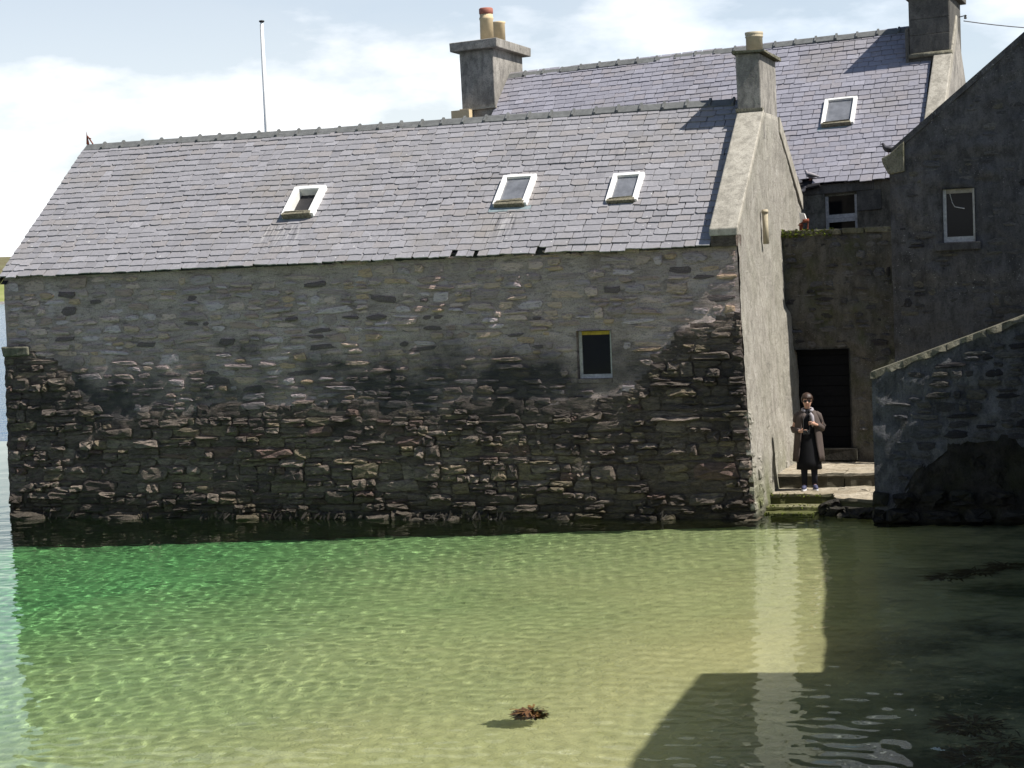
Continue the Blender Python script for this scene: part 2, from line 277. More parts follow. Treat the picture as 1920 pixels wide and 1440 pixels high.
M = dict(mortar=mat_mortar(), flush=mat_stone_flush(), rough=mat_stone_rough(), shade=mat_stone_shade(), backing=mat_backing(),
         slate=mat_slate("weathered_purple_slate", (0.252, 0.245, 0.258), (0.256, 0.24, 0.24)),
         slate2=mat_slate("blue_grey_slate", (0.245, 0.24, 0.275), (0.25, 0.236, 0.258), 0.5),
         ridge=plain("grey_ridge_clay", (0.115, 0.118, 0.115), 0.75, 0.35, 0, 0.3, 9),
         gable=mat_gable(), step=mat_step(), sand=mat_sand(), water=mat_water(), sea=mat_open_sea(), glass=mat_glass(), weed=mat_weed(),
         harl=mat_harl("dark_grey_harling", (0.079, 0.078, 0.081), (0.123, 0.118, 0.118), (0.038, 0.037, 0.038), 0.55, 0.0),
         harlpass=mat_harl("mossy_brown_harling", (0.082, 0.078, 0.071), (0.130, 0.122, 0.107), (0.035, 0.034, 0.028), 0.35, 0.6),
         harllow=mat_harl("blue_grey_harling", (0.115, 0.117, 0.127), (0.178, 0.178, 0.184), (0.05, 0.051, 0.055), 0.35, 0.0, 0.05),
         harlh2=mat_harl("brown_smooth_harling", (0.150, 0.138, 0.111), (0.225, 0.210, 0.173), (0.05, 0.046, 0.036), 0.0, 0.2, 0.01),
         chim=mat_harl("cracked_chimney_render", (0.232, 0.217, 0.193), (0.378, 0.354, 0.317), (0.115, 0.108, 0.098), 0.0, 0.0, 0.012),
         chimdark=mat_harl("sooty_chimney_render", (0.10, 0.095, 0.086), (0.155, 0.146, 0.128), (0.055, 0.053, 0.05), 0.1, 0.0, 0.012),
         skew=mat_harl("lichened_cement_skew", (0.329, 0.305, 0.256), (0.439, 0.409, 0.348), (0.20, 0.185, 0.155), 0.0, 0.0, 0.01),
         darkstone=mat_harl("wet_black_rock", (0.035, 0.032, 0.028), (0.07, 0.064, 0.054), (0.02, 0.019, 0.016), 0.0, 0.35, 0.06),
         coping=mat_harl("mossy_coping_stone", (0.15, 0.14, 0.105), (0.26, 0.245, 0.19), (0.075, 0.072, 0.05), 0.0, 0.5, 0.04),
         pot=plain("buff_fireclay", (0.56, 0.44, 0.27), 0.75, 0.3, 0, 0.12, 9), potgrey=plain("weathered_fireclay", (0.40, 0.345, 0.245), 0.8, 0.25, 0, 0.2, 7),
         terracotta=plain("red_terracotta", (0.33, 0.12, 0.085), 0.8), white=plain("peeling_white_paint", (0.74, 0.73, 0.70), 0.6, 0.4, 0, 0.12, 20),
         whiteshade=plain("greyed_white_paint", (0.42, 0.41, 0.40), 0.7, 0.3, 0, 0.3, 22), yellow=plain("rust_stained_yellow_paint", (0.42, 0.30, 0.045), 0.7, 0.3, 0, 0.35, 12),
         rotten=plain("rotten_sill_timber", (0.16, 0.145, 0.105), 0.9, 0.2, 0, 0.6, 26, 0.01), lead=plain("blue_green_lead", (0.20, 0.245, 0.255), 0.6, 0.4, 0, 0.25, 9),
         wood=plain("black_tarred_boards", (0.006, 0.0065, 0.008), 0.85, 0.1, 0, 0.3, 18), rust=plain("rusty_iron", (0.16, 0.045, 0.025), 0.85, 0.3, 0, 0.4, 30),
         iron=plain("dark_iron", (0.035, 0.033, 0.034), 0.6, 0.4, 0.3), pole=plain("white_gloss_paint", (0.8, 0.79, 0.77), 0.4, 0.5, 0, 0.04),
         moss=mat_grass("green_moss", (0.05, 0.07, 0.01), (0.11, 0.13, 0.02), 22),
         hill=mat_grass("upland_pasture", (0.115, 0.098, 0.055), (0.15, 0.145, 0.075), 0.02), field=mat_grass("green_pasture", (0.17, 0.20, 0.06), (0.24, 0.25, 0.10), 0.03),
         shore=mat_grass("shingle_shore", (0.14, 0.13, 0.12), (0.26, 0.25, 0.24), 0.3), ground=plain("beaten_earth", (0.16, 0.14, 0.11), 0.95),
         dimstone=mat_harl("dark_pointed_stone", (0.075, 0.07, 0.066), (0.125, 0.116, 0.106), (0.032, 0.03, 0.03), 0.3, 0.0, 0.05), dusty=plain("dusty_roof_glass", (0.15, 0.155, 0.168), 0.12, 0.5, 0, 0.3, 5, 0.0),
         darkweed=plain('black_wrack', (0.014, 0.011, 0.006), .6, .4, 0, .4, 30),
         room=plain("unlit_room", (0.04, 0.037, 0.035), 0.95), shaft=plain("white_lining_boards", (0.6, 0.59, 0.56), 0.7))

# ---------------------------------------------------------------- geometry helpers
class MB:
    def __init__(s): s.v = []; s.f = []; s.mi = []; s.tone = []
    def add(s, verts, faces, mi=0, tone=0.0):
        b = len(s.v); s.v += [tuple(p) for p in verts]
        for f in faces: s.f.append(tuple(b + i for i in f)); s.mi.append(mi); s.tone.append(tone)
        return s
    def box(s, x0, x1, y0, y1, z0, z1, mi=0, xf=None, jit=0.0):
        v = [Vector((x, y, z)) for z in (z0, z1) for y in (y0, y1) for x in (x0, x1)]
        if jit: v = [p + Vector((rng.uniform(-jit, jit), rng.uniform(-jit, jit), rng.uniform(-jit, jit))) for p in v]
        if xf: v = [xf @ p for p in v]
        return s.add(v, [(0, 2, 3, 1), (4, 5, 7, 6), (0, 1, 5, 4), (2, 6, 7, 3), (0, 4, 6, 2), (1, 3, 7, 5)], mi)
    def lathe(s, prof, n=16, c=(0, 0, 0), mi=0, cap=True, xf=None):
        v = []; k = len(prof)
        for (r, z) in prof:
            for i in range(n): v.append(Vector((c[0] + r * math.cos(2 * PI * i / n), c[1] + r * math.sin(2 * PI * i / n), c[2] + z)))
        f = [(j * n + i, j * n + (i + 1) % n, (j + 1) * n + (i + 1) % n, (j + 1) * n + i) for j in range(k - 1) for i in range(n)]
        if cap: f += [tuple(range(n - 1, -1, -1)), tuple((k - 1) * n + i for i in range(n))]
        if xf: v = [xf @ p for p in v]
        return s.add(v, f, mi)
    def tube(s, pts, r, n=8, mi=0, tone=0.0):
        pts = [Vector(p) for p in pts]; rs = r if hasattr(r, '__len__') else [r] * len(pts); v = []
        for i, p in enumerate(pts):
            d = (pts[min(i + 1, len(pts) - 1)] - pts[max(i - 1, 0)]).normalized()
            a = d.orthogonal().normalized() if abs(d.z) > 0.95 else d.cross(Vector((0, 0, 1))).normalized()
            b = d.cross(a).normalized()
            for k in range(n): v.append(p + (a * math.cos(2 * PI * k / n) + b * math.sin(2 * PI * k / n)) * rs[i])
        f = [(j * n + i, j * n + (i + 1) % n, (j + 1) * n + (i + 1) % n, (j + 1) * n + i) for j in range(len(pts) - 1) for i in range(n)]
        f += [tuple(range(n - 1, -1, -1)), tuple((len(pts) - 1) * n + i for i in range(n))]
        return s.add(v, f, mi, tone)
    def prism(s, poly, y0, y1, xf=None, mi=0):     # poly in (x, z), extruded along y
        n = len(poly); v = [Vector((x, y0, z)) for x, z in poly] + [Vector((x, y1, z)) for x, z in poly]
        if xf: v = [xf @ p for p in v]
        f = [tuple(range(n)), tuple(range(2 * n - 1, n - 1, -1))] + [(i, n + i, n + (i + 1) % n, (i + 1) % n) for i in range(n)]
        return s.add(v, f, mi)
    def mesh(s, name, mats, smooth=False):
        me = bpy.data.meshes.new(name); me.from_pydata([tuple(p) for p in s.v], [], s.f)
        for m in (mats if isinstance(mats, (list, tuple)) else [mats]): me.materials.append(m)
        me.polygons.foreach_set('material_index', s.mi)
        if any(s.tone):
            a = me.attributes.new('tone', 'FLOAT', 'FACE'); a.data.foreach_set('value', s.tone)
        if smooth: me.polygons.foreach_set('use_smooth', [True] * len(s.f))
        me.update(); return me
    def build(s, name, mats, parent=None, smooth=False, bevel=0.0):
        o = bpy.data.objects.new(name, s.mesh(name, mats, smooth)); C.objects.link(o)
        if parent: o.parent = parent; o.matrix_parent_inverse = PINV.get(parent.name, Matrix())
        if bevel:
            b = o.modifiers.new('bevel', 'BEVEL'); b.width = bevel; b.segments = 2; b.limit_method = 'ANGLE'
        return o
PINV = {}
def tag(o, label=None, cat=None, group=None, kind=None):
    for k, v in (('label', label), ('category', cat), ('group', group), ('kind', kind)):
        if v: o[k] = v
    return o
def thing(name, label, cat, loc=(0, 0, 0), group=None):
    """an Empty at the thing's base; children are modelled in world coordinates"""
    o = bpy.data.objects.new(name, None); C.objects.link(o); o.location = loc; o.empty_display_size = 0.2
    PINV[o.name] = Matrix.Translation(-Vector(loc))
    return tag(o, label, cat, group)
def fbm(x, y, z=0.0, o=4):
    return noise.fractal(Vector((x, y, z)), 1.0, 2.1, o)
def sm(a, b, x):
    t = max(0.0, min(1.0, (x - a) / (b - a))) if b != a else 0.0
    return t * t * (3 - 2 * t)

class Pieces:
    """alike pieces from a few shared meshes; the largest in the picture become objects, the rest one joined part"""
    def __init__(s, variants): s.var = variants; s.items = []
    def put(s, k, mat, w, h):
        p = mat.translation; sc, vis = px_scale(p)
        s.items.append((w * h * sc * sc * (1 if vis else 0.0), k, mat, rng.random()))
    def finish(s, name, material, parent, limit=300, rest=None, skip=None):
        s.items.sort(key=lambda t: -t[0])
        meshes = {}
        mb = MB()
        for i, (a, k, mat, tn) in enumerate(s.items):
            if i < limit and a > 25:
                if k not in meshes:
                    m = MB(); m.add(*s.var[k]); meshes[k] = m.mesh(name, material)
                o = bpy.data.objects.new(name, meshes[k]); C.objects.link(o)
                o.parent = parent; o.matrix_parent_inverse = PINV.get(parent.name, Matrix()); o.matrix_world = mat
            else:
                v, f = s.var[k]; mb.add([mat @ Vector(p) for p in v], f, 0, tn)
        if mb.f:
            o = mb.build(rest or name + '_infill', material, parent); o['kind'] = 'stuff'

def plane_matrix(o, s, n):                 # columns: along, up, outward
    u = Vector((0, 0, 1)); return o, s, u, n
def stone_variants(n, lens, rough, r):
    """unit stones: lens False gives blocky split rubble, True a flush ragged-edged face"""
    out = []
    for _ in range(n):
        N = 12; e = r.uniform(0.28, 0.62) if not lens else r.uniform(0.4, 0.9)
        ring = []; sk = r.uniform(-.12, .12); tp = r.uniform(-.16, .16); ty = r.uniform(-.22, .22)
        for i in range(N):
            a = 2 * PI * (i + r.uniform(-0.3, 0.3)) / N
            c, sn = math.cos(a), math.sin(a)
            x = math.copysign(abs(c) ** e, c) * 0.5; y = math.copysign(abs(sn) ** (e * (1.2 if lens else 1.0)), sn) * 0.5
            k = 1 + (r.uniform(-0.26, 0.12) if lens else r.uniform(-0.10, 0.05))
            ring.append(((x * (1 + ty * y) + sk * y) * k, (y * (1 + tp * 2 * x)) * k))
        tx, tz = r.uniform(-.45, .45) * rough, r.uniform(-.55, .35) * rough         # the face is split at a tilt
        fz = lambda x, y: tx * x + tz * y
        v = [(x, y, -0.9) for x, y in ring] + [(x * 0.985, y * 0.985, 0.62 + fz(x, y) + r.uniform(-.25, .2) * rough) for x, y in ring]
        v += [(x * r.uniform(.5, .85), y * r.uniform(.45, .85), 0.9 + fz(x, y) + r.uniform(-.45, .35) * rough) for x, y in ring] + [(r.uniform(-.14, .14), r.uniform(-.14, .14), 0.95 + r.uniform(-.4, .3) * rough)]
        f = [(j * N + i, j * N + (i + 1) % N, (j + 1) * N + (i + 1) % N, (j + 1) * N + i) for j in (0, 1) for i in range(N)] + [(2 * N + i, 2 * N + (i + 1) % N, 3 * N) for i in range(N)]
        out.append((v, f))
    return out
def stone_mat(p, sdir, ndir, w, h, out, rot=0.0):
    """p: centre on the wall face; sdir along, ndir outward (unit)"""
    s, n_ = Vector(sdir), Vector(ndir); u = Vector((0, 0, 1))
    s2 = s * math.cos(rot) + u * math.sin(rot); u2 = u * math.cos(rot) - s * math.sin(rot)
    m = Matrix(((s2.x * w, u2.x * h, n_.x * out, p[0]), (s2.y * w, u2.y * h, n_.y * out, p[1]), (s2.z * w, u2.z * h, n_.z * out, p[2]), (0, 0, 0, 1)))
    return m
def rubble_cells(s0, s1, z0, z1, hr, wr, split, r):
    z = z0
    while z < z1:
        h = r.uniform(*hr) * r.choice((0.8, 1, 1, 1.25)); s = s0 + r.uniform(-wr[0], 0)
        while s < s1:
            wd = r.uniform(*wr) * r.choice((0.7, 1, 1, 1.35))
            a = max(s, s0); b = min(s + wd, s1)
            if b - a > 0.08:
                if r.random() < split and h > 0.13:
                    k = r.uniform(0.35, 0.65)
                    for (za, hh) in ((z, h * k), (z + h * k, h * (1 - k))):
                        if r.random() < 0.4 and b - a > 0.35:
                            q = a + (b - a) * r.uniform(.35, .65); yield a, q, za, hh; yield q, b, za, hh
                        else: yield a, b, za, hh
                else: yield a, b, z, h
            s += wd
        z += h

# ================================================================ SETTING
def depth(x, y):
    k = min(1.08, max(0.0, (15.4 - max(x, 0.0) + 0.16 * (min(y, 3.0) + 13)) / 15.0)); d = 0.045 + 0.45 * k ** 1.2 + min(3.35, max(0.0, -x) * 0.3)
    if y > 0 and x < 13: d += 0.0
    if y < -40: d += (-40 - y) * 0.03
    d += 0.025 * fbm(x * 0.35, y * 0.35, 2.0)
    return 7.0 * max(0.012, d)
def CR_(o):
    o.cycles.is_caustics_receiver = True; return o
def build_bed():
    xs = [-6000, -2500, -1000, -400, -150, -70, -40] + [-30 + 0.5 * i for i in range(0, 141)] + [60, 120, 400, 1500, 6000]
    ys = [-6000, -1500, -300, -100, -60] + [-45 + 0.5 * i for i in range(0, 110)] + [20, 60, 200, 800, 2500, 9000]
    mb = MB(); v = [(x, y, -depth(x, y)) for y in ys for x in xs]; nx = len(xs)
    f = [(j * nx + i, j * nx + i + 1, (j + 1) * nx + i + 1, (j + 1) * nx + i) for j in range(len(ys) - 1) for i in range(nx - 1)]
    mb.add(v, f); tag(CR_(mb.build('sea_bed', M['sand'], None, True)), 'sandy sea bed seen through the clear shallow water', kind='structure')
build_bed()
def build_water():
    """one closed body of water: a finely rippled sheet where it lies before the camera, coarse out to sea"""
    def axis(stops):
        out = []
        for (p, st), (q, _) in zip(stops[:-1], stops[1:]):
            n = max(1, round((q - p) / st)); out += [p + (q - p) * i / n for i in range(n)]
        return np.array(out + [stops[-1][0]])
    xs = axis([(-5900, 2000), (-1900, 600), (-400, 120), (-100, 20), (-40, 2), (-10, .25), (-3, .08), (3, .045), (19.5, .5), (30, 6), (120, 400), (5900, 1)])
    ys = axis([(-5900, 2000), (-400, 80), (-60, 5), (-30, .8), (-18, .045), (0.9, .25), (8, 4), (60, 60), (300, 400), (8900, 1)])
    X, Y = np.meshgrid(xs, ys); Z = np.zeros_like(X); r = np.random.RandomState(4)
    def wave(lam, slope, ang):
        k = 2 * PI / lam; d = (math.cos(ang), math.sin(ang)); ph = r.rand() * 6.28
        wob = 0.6 * np.sin(X * 0.31 * r.rand() + Y * 0.23 * r.rand() + ph) + 0.5 * np.sin(X * 1.1 * (r.rand() - .5) + Y * 0.9 * (r.rand() - .5) + 2 * ph)
        env = 0.65 + 0.35 * np.sin(X * (r.rand() - .5) * 1.6 + Y * (r.rand() - .5) * 1.6 + ph * 3)
        return slope / k * env * np.sin(k * (X * d[0] + Y * d[1]) + wob * 1.6 + ph)
    base = math.radians(105)
    for i in range(9): Z += wave(.9 * (1 + .5 * r.rand()), WS * .18, base + r.uniform(-.7, .7))
    for i in range(12): Z += wave(.40 * (.8 + .5 * r.rand()), WS * .36, base + r.uniform(-1.2, 1.2))
    for i in range(16): Z += wave(.22 * (.8 + .5 * r.rand()), WS * .58, r.uniform(0, PI))
    fade = np.clip((np.hypot(X - 9, Y + 9) - 40) / -20, 0, 1); Z *= fade
    n, m = len(ys), len(xs); V = np.stack([X.ravel(), Y.ravel(), Z.ravel()], 1)
    j, i = np.meshgrid(np.arange(n - 1), np.arange(m - 1), indexing='ij'); q = (j * m + i).ravel()
    F = np.stack([q, q + 1, q + m + 1, q + m], 1)
    ring = np.concatenate([np.arange(m), np.arange(1, n) * m + m - 1, (n - 1) * m + np.arange(m - 2, -1, -1), np.arange(n - 2, 0, -1) * m])
    low = V[ring].copy(); low[:, 2] = -30; b0 = len(V); V = np.vstack([V, low]); k = len(ring); t = np.arange(k); u = (t + 1) % k
    S = np.stack([ring[u], ring[t], b0 + t, b0 + u], 1)
    me = bpy.data.meshes.new('water'); nf = len(F) + len(S); me.vertices.add(len(V)); me.vertices.foreach_set('co', V.astype('f').ravel())
    lv = np.concatenate([F.ravel(), S.ravel(), (b0 + t[::-1])]).astype('i'); me.loops.add(len(lv)); me.loops.foreach_set('vertex_index', lv)
    me.polygons.add(nf + 1); me.polygons.foreach_set('loop_start', np.concatenate([np.arange(nf) * 4, [nf * 4]]).astype('i'))
    me.update(calc_edges=True); me.polygons.foreach_set('use_smooth', np.array([True] * len(F) + [False] * (len(S) + 1)))
    me.materials.append(M['water']); me.materials.append(M['sea']); cx = X[:-1, :-1].ravel(); cy = Y[:-1, :-1].ravel()
    far = ((np.hypot(cx - 9, cy + 9) > 30) & ~((cx > -3) & (cy < 0))).astype('i'); me.polygons.foreach_set('material_index', np.concatenate([far, np.zeros(len(S) + 1, 'i')])); o = bpy.data.objects.new('water', me); C.objects.link(o); o.cycles.is_caustics_caster = True
    tag(o, 'clear green harbour water over pale sand', kind='structure')
WS = 0.0215
build_water()

def build_island():
    mb = MB()
    # a low island across the sound: shingle foot, green fields, brown hill above; direction given in the camera's bearing
    nb, rows = 60, [(1500, -1.0, 2), (1512, 2.2, 2), (1515, 2.4, 1), (1640, 15, 1), (1720, 22, 1), (1725, 22.5, 0), (1900, 34, 0), (2200, 50, 0), (2700, 46, 0), (3200, 0, 0)]
    for j, (d, h, m) in enumerate(rows):
        for i in range(nb + 1):
            a = math.radians(-60 + 120 * i / nb) + PSI + math.radians(22)
            k = (1 + 0.16 * fbm(i * 0.23, d * 0.002, 5)) if j > 3 else 1.0 + 0.02 * fbm(i * .5, 0, 1)
            dd = d * (1 + 0.02 * fbm(i * 0.3, 3, 1))
            mb.v.append((CAM.x - dd * math.sin(a), CAM.y + dd * math.cos(a), h * k))
    for j in range(len(rows) - 1):
        for i in range(nb):
            a = j * (nb + 1) + i
            mb.f.append((a, a + 1, a + nb + 2, a + nb + 1)); mb.mi.append(rows[j + 1][2]); mb.tone.append(0.0)
    tag(mb.build('island_hill', [M['hill'], M['field'], M['shore']]), 'low island with green fields and a brown hill across the sound', kind='structure')
build_island()
qb = MB(); qb.box(0.3, 60, 6.6, 70, -1.5, 0.42)
tag(qb.build('quay_ground', M['ground']), 'beaten ground behind the harbour buildings', kind='structure')

# ================================================================ LONG STONE SHED
LX, EZ, RY, RZ, BW = 13.93, 4.58, 3.21, 7.10, 6.40
SLOPE = (RZ - EZ) / RY; SA = math.atan(SLOPE)
shed = thing('stone_shed', 'long rubble stone shed rising straight from the water under a purple slate roof', 'shed', (7, 3, 0))
WX0, WX1, WZ0, WZ1 = 11.13, 11.74, 2.28, 3.17
def rough_zone(s, z):
    lim = 1.95 + 0.30 * fbm(s * 0.7, 3.3, 0, 5)
    lim += (1.15 - 0.9 * sm(0.3, 2.2, s)) * (1 - sm(1.3, 2.0, s))
    lim += 1.3 * sm(11.75, 13.2, s)
    return sm(lim + 0.14, lim - 0.12, z)
def front_o(s, z):            # how far the wall face stands out towards the water
    o = 0.13 * max(0.0, 1 - max(0, z) / 4.6) + 0.06 * rough_zone(s, z)
    o += 0.035 * fbm(s * 0.5, z * 0.6, 1.0) * (0.5 + 0.5 * sm(4.5, 3.5, z))
    return o
def lean(s, z): return 0.19 * max(0.0, 1 - max(0, z) / 4.6) ** 1.3 * sm(11.9, LX, s)
def cornerx(z): return LX + 0.19 * max(0.0, 1 - max(0, z) / 4.6) ** 1.3
def build_front():
    def axis(a, b, st, cuts):
        c = [a] + sorted(cuts) + [b]; out = []
        for p, q in zip(c[:-1], c[1:]):
            n = max(1, round((q - p) / st)); out += [p + (q - p) * i / n for i in range(n)]
        return out + [b]
    xs = axis(0.0, LX - 0.02, 0.085, (WX0, WX1)); zs = axis(-4.2, EZ - 0.02, 0.07, (WZ0, WZ1)); mb = MB(); nx = len(xs)
    for z in zs:
        for x in xs:
            r = rough_zone(x, z); ed = 1 - sm(0.0, 0.15, min(abs(x - WX0), abs(x - WX1))) if WZ0 - .1 < z < WZ1 + .1 else 0
            o = front_o(x, z) - 0.022 * r + (0.012 + 0.05 * r) * fbm(x * 4, z * 9, 4.0, 5) * (1 - ed)
            xx = x + lean(x, z)
            mb.v.append((xx if x > 1 else x - 0.04 * r * (1 - x), -o, z))
    for j in range(len(zs) - 1):
        for i in range(nx - 1):
            if xs[i] >= WX0 - 1e-6 and xs[i + 1] <= WX1 + 1e-6 and zs[j] >= WZ0 - 1e-6 and zs[j + 1] <= WZ1 + 1e-6: continue
            cx, cz = (xs[i] + xs[i + 1]) / 2, (zs[j] + zs[j + 1]) / 2
            mb.f.append((j * nx + i, j * nx + i + 1, (j + 1) * nx + i + 1, (j + 1) * nx + i)); mb.mi.append(1 if rough_zone(cx, cz) > 0.5 else 0); mb.tone.append(0)
    fw = mb.build('front_wall', [M['mortar'], M['backing']], shed, True)
    r = random.Random(11)
    # one list of cells for the whole wall; a cell's zone says which kind of stone it is
    LV = stone_variants(36, False, 0.8, r); UV = stone_variants(26, True, 0.3, r)
    lo, up = Pieces(LV), Pieces(UV)
    for a, b, z, h in rubble_cells(0.0, LX - 0.01, -0.28, 3.4, (0.12, 0.27), (0.18, 0.62), 0.58, r):
        s, zc = (a + b) / 2, z + h / 2 + 0.05 * fbm((a + b) * 0.3, 7 + z)
        if rough_zone(s, zc) < 0.5 or (WX0 - 0.05 < b and a < WX1 + 0.05 and WZ0 - .05 < zc + h / 2 and zc - h / 2 < WZ1 + .05): continue
        out = r.choice((.028, .038, .05, .065, .085, .12)) * (1.25 if zc < 0.7 else 1.0) * (0.35 + 0.65 * sm(.5, 1.0, rough_zone(s, zc + .15)))
        x = s + lean(s, zc)
        m = stone_mat((x, -front_o(s, zc) + 0.03, zc), (1, 0, 0), (0, -1, 0), (b - a) * r.uniform(.95, 1.06), h * r.uniform(.9, 1.08), out, r.uniform(-.08, .08))
        lo.put(r.randrange(len(LV)), m, b - a, h)
    for a, b, z, h in rubble_cells(0.0, LX - 0.05, 1.6, EZ - 0.03, (0.11, 0.21), (0.22, 0.60), 0.35, r):
        s, zc = (a + b) / 2, z + h / 2 + 0.05 * fbm((a + b) * 0.3, 7 + z)
        if rough_zone(s, zc) > 0.4 or r.random() < 0.12 or zc + h / 2 > EZ: continue
        if WX0 - 0.04 < b and a < WX1 + 0.04 and WZ0 - .04 < zc + h / 2 and zc - h / 2 < WZ1 + .04: continue
        out = r.choice((0.008, 0.014, 0.02, 0.03, 0.045))
        x = s + lean(s, zc)
        m = stone_mat((x, -front_o(s, zc) - 0.002, zc), (1, 0, 0), (0, -1, 0), (b - a) * r.uniform(.72, .97), h * r.uniform(.55, .92), out, r.uniform(-.08, .08))
        up.put(r.randrange(len(UV)), m, b - a, h)
    x = 0.0
    while x < LX:
        wd, h = r.uniform(.3, .85), r.uniform(.18, .42); zc = r.uniform(-.22, .06)
        lo.put(r.randrange(len(LV)), stone_mat((x + wd / 2 + lean(x, 0), -front_o(x, 0) + .03, zc), (1, 0, 0), (0, -1, 0), wd, h, r.choice((.08, .12, .2, .3)), r.uniform(-.2, .2)), wd, h); x += wd * r.uniform(.8, 1.5)
    lo.finish('sea_wall_stone', M['rough'], fw, 165, 'sea_wall_rubble')
    up.finish('pointed_stone', M['flush'], fw, 135, 'pointed_rubble')
    q = MB(); q.box(-.05, .52, -front_o(.2, 3.1) - .07, .1, 3.02, 3.2, 0, None, .02); q.build('quoin_stone', M['coping'], shed, False, .025)
    # the one window in the harbour wall
    rv = MB(); d = 0.24; o = 0.06
    rv.add([(WX0, -o, WZ0), (WX0, d, WZ0), (WX0, d, WZ1), (WX0, -o, WZ1)], [(0, 1, 2, 3)])
    rv.add([(WX1, -o, WZ0), (WX1, d, WZ0), (WX1, d, WZ1), (WX1, -o, WZ1)], [(3, 2, 1, 0)])
    rv.add([(WX0, -o, WZ1), (WX1, -o, WZ1), (WX1, d, WZ1), (WX0, d, WZ1)], [(0, 1, 2, 3)])
    rv.add([(WX0, -o, WZ0), (WX1, -o, WZ0), (WX1, d, WZ0), (WX0, d, WZ0)], [(3, 2, 1, 0)])
    win = rv.build('window', M['mortar'], shed)
    fr = MB(); y0, y1 = 0.06, 0.12
    fr.box(WX0 + .01, WX0 + .065, y0, y1, WZ0 + .08, WZ1 - .01); fr.box(WX1 - .055, WX1 - .005, y0, y1, WZ0 + .08, WZ1 - .01); fr.box(WX0 + .065, WX1 - .055, y0, y1, WZ0 + .08, WZ0 + .15)
    fr.build('frame', M['whiteshade'], win)
    MB().box(WX0 + .066, WX1 - .056, y0 - .004, y1 - .004, WZ1 - .075, WZ1 - .012).build('head_rail', M['yellow'], win)
    MB().box(WX0 + .03, WX1 - .03, y0 + .03, y0 + .036, WZ0 + .12, WZ1 - .04).build('pane', M['glass'], win)
    MB().box(WX0 + .01, WX1 - .01, -.06, y1, WZ0 + .005, WZ0 + .078).build('sill', M['mortar'], win)
build_front()

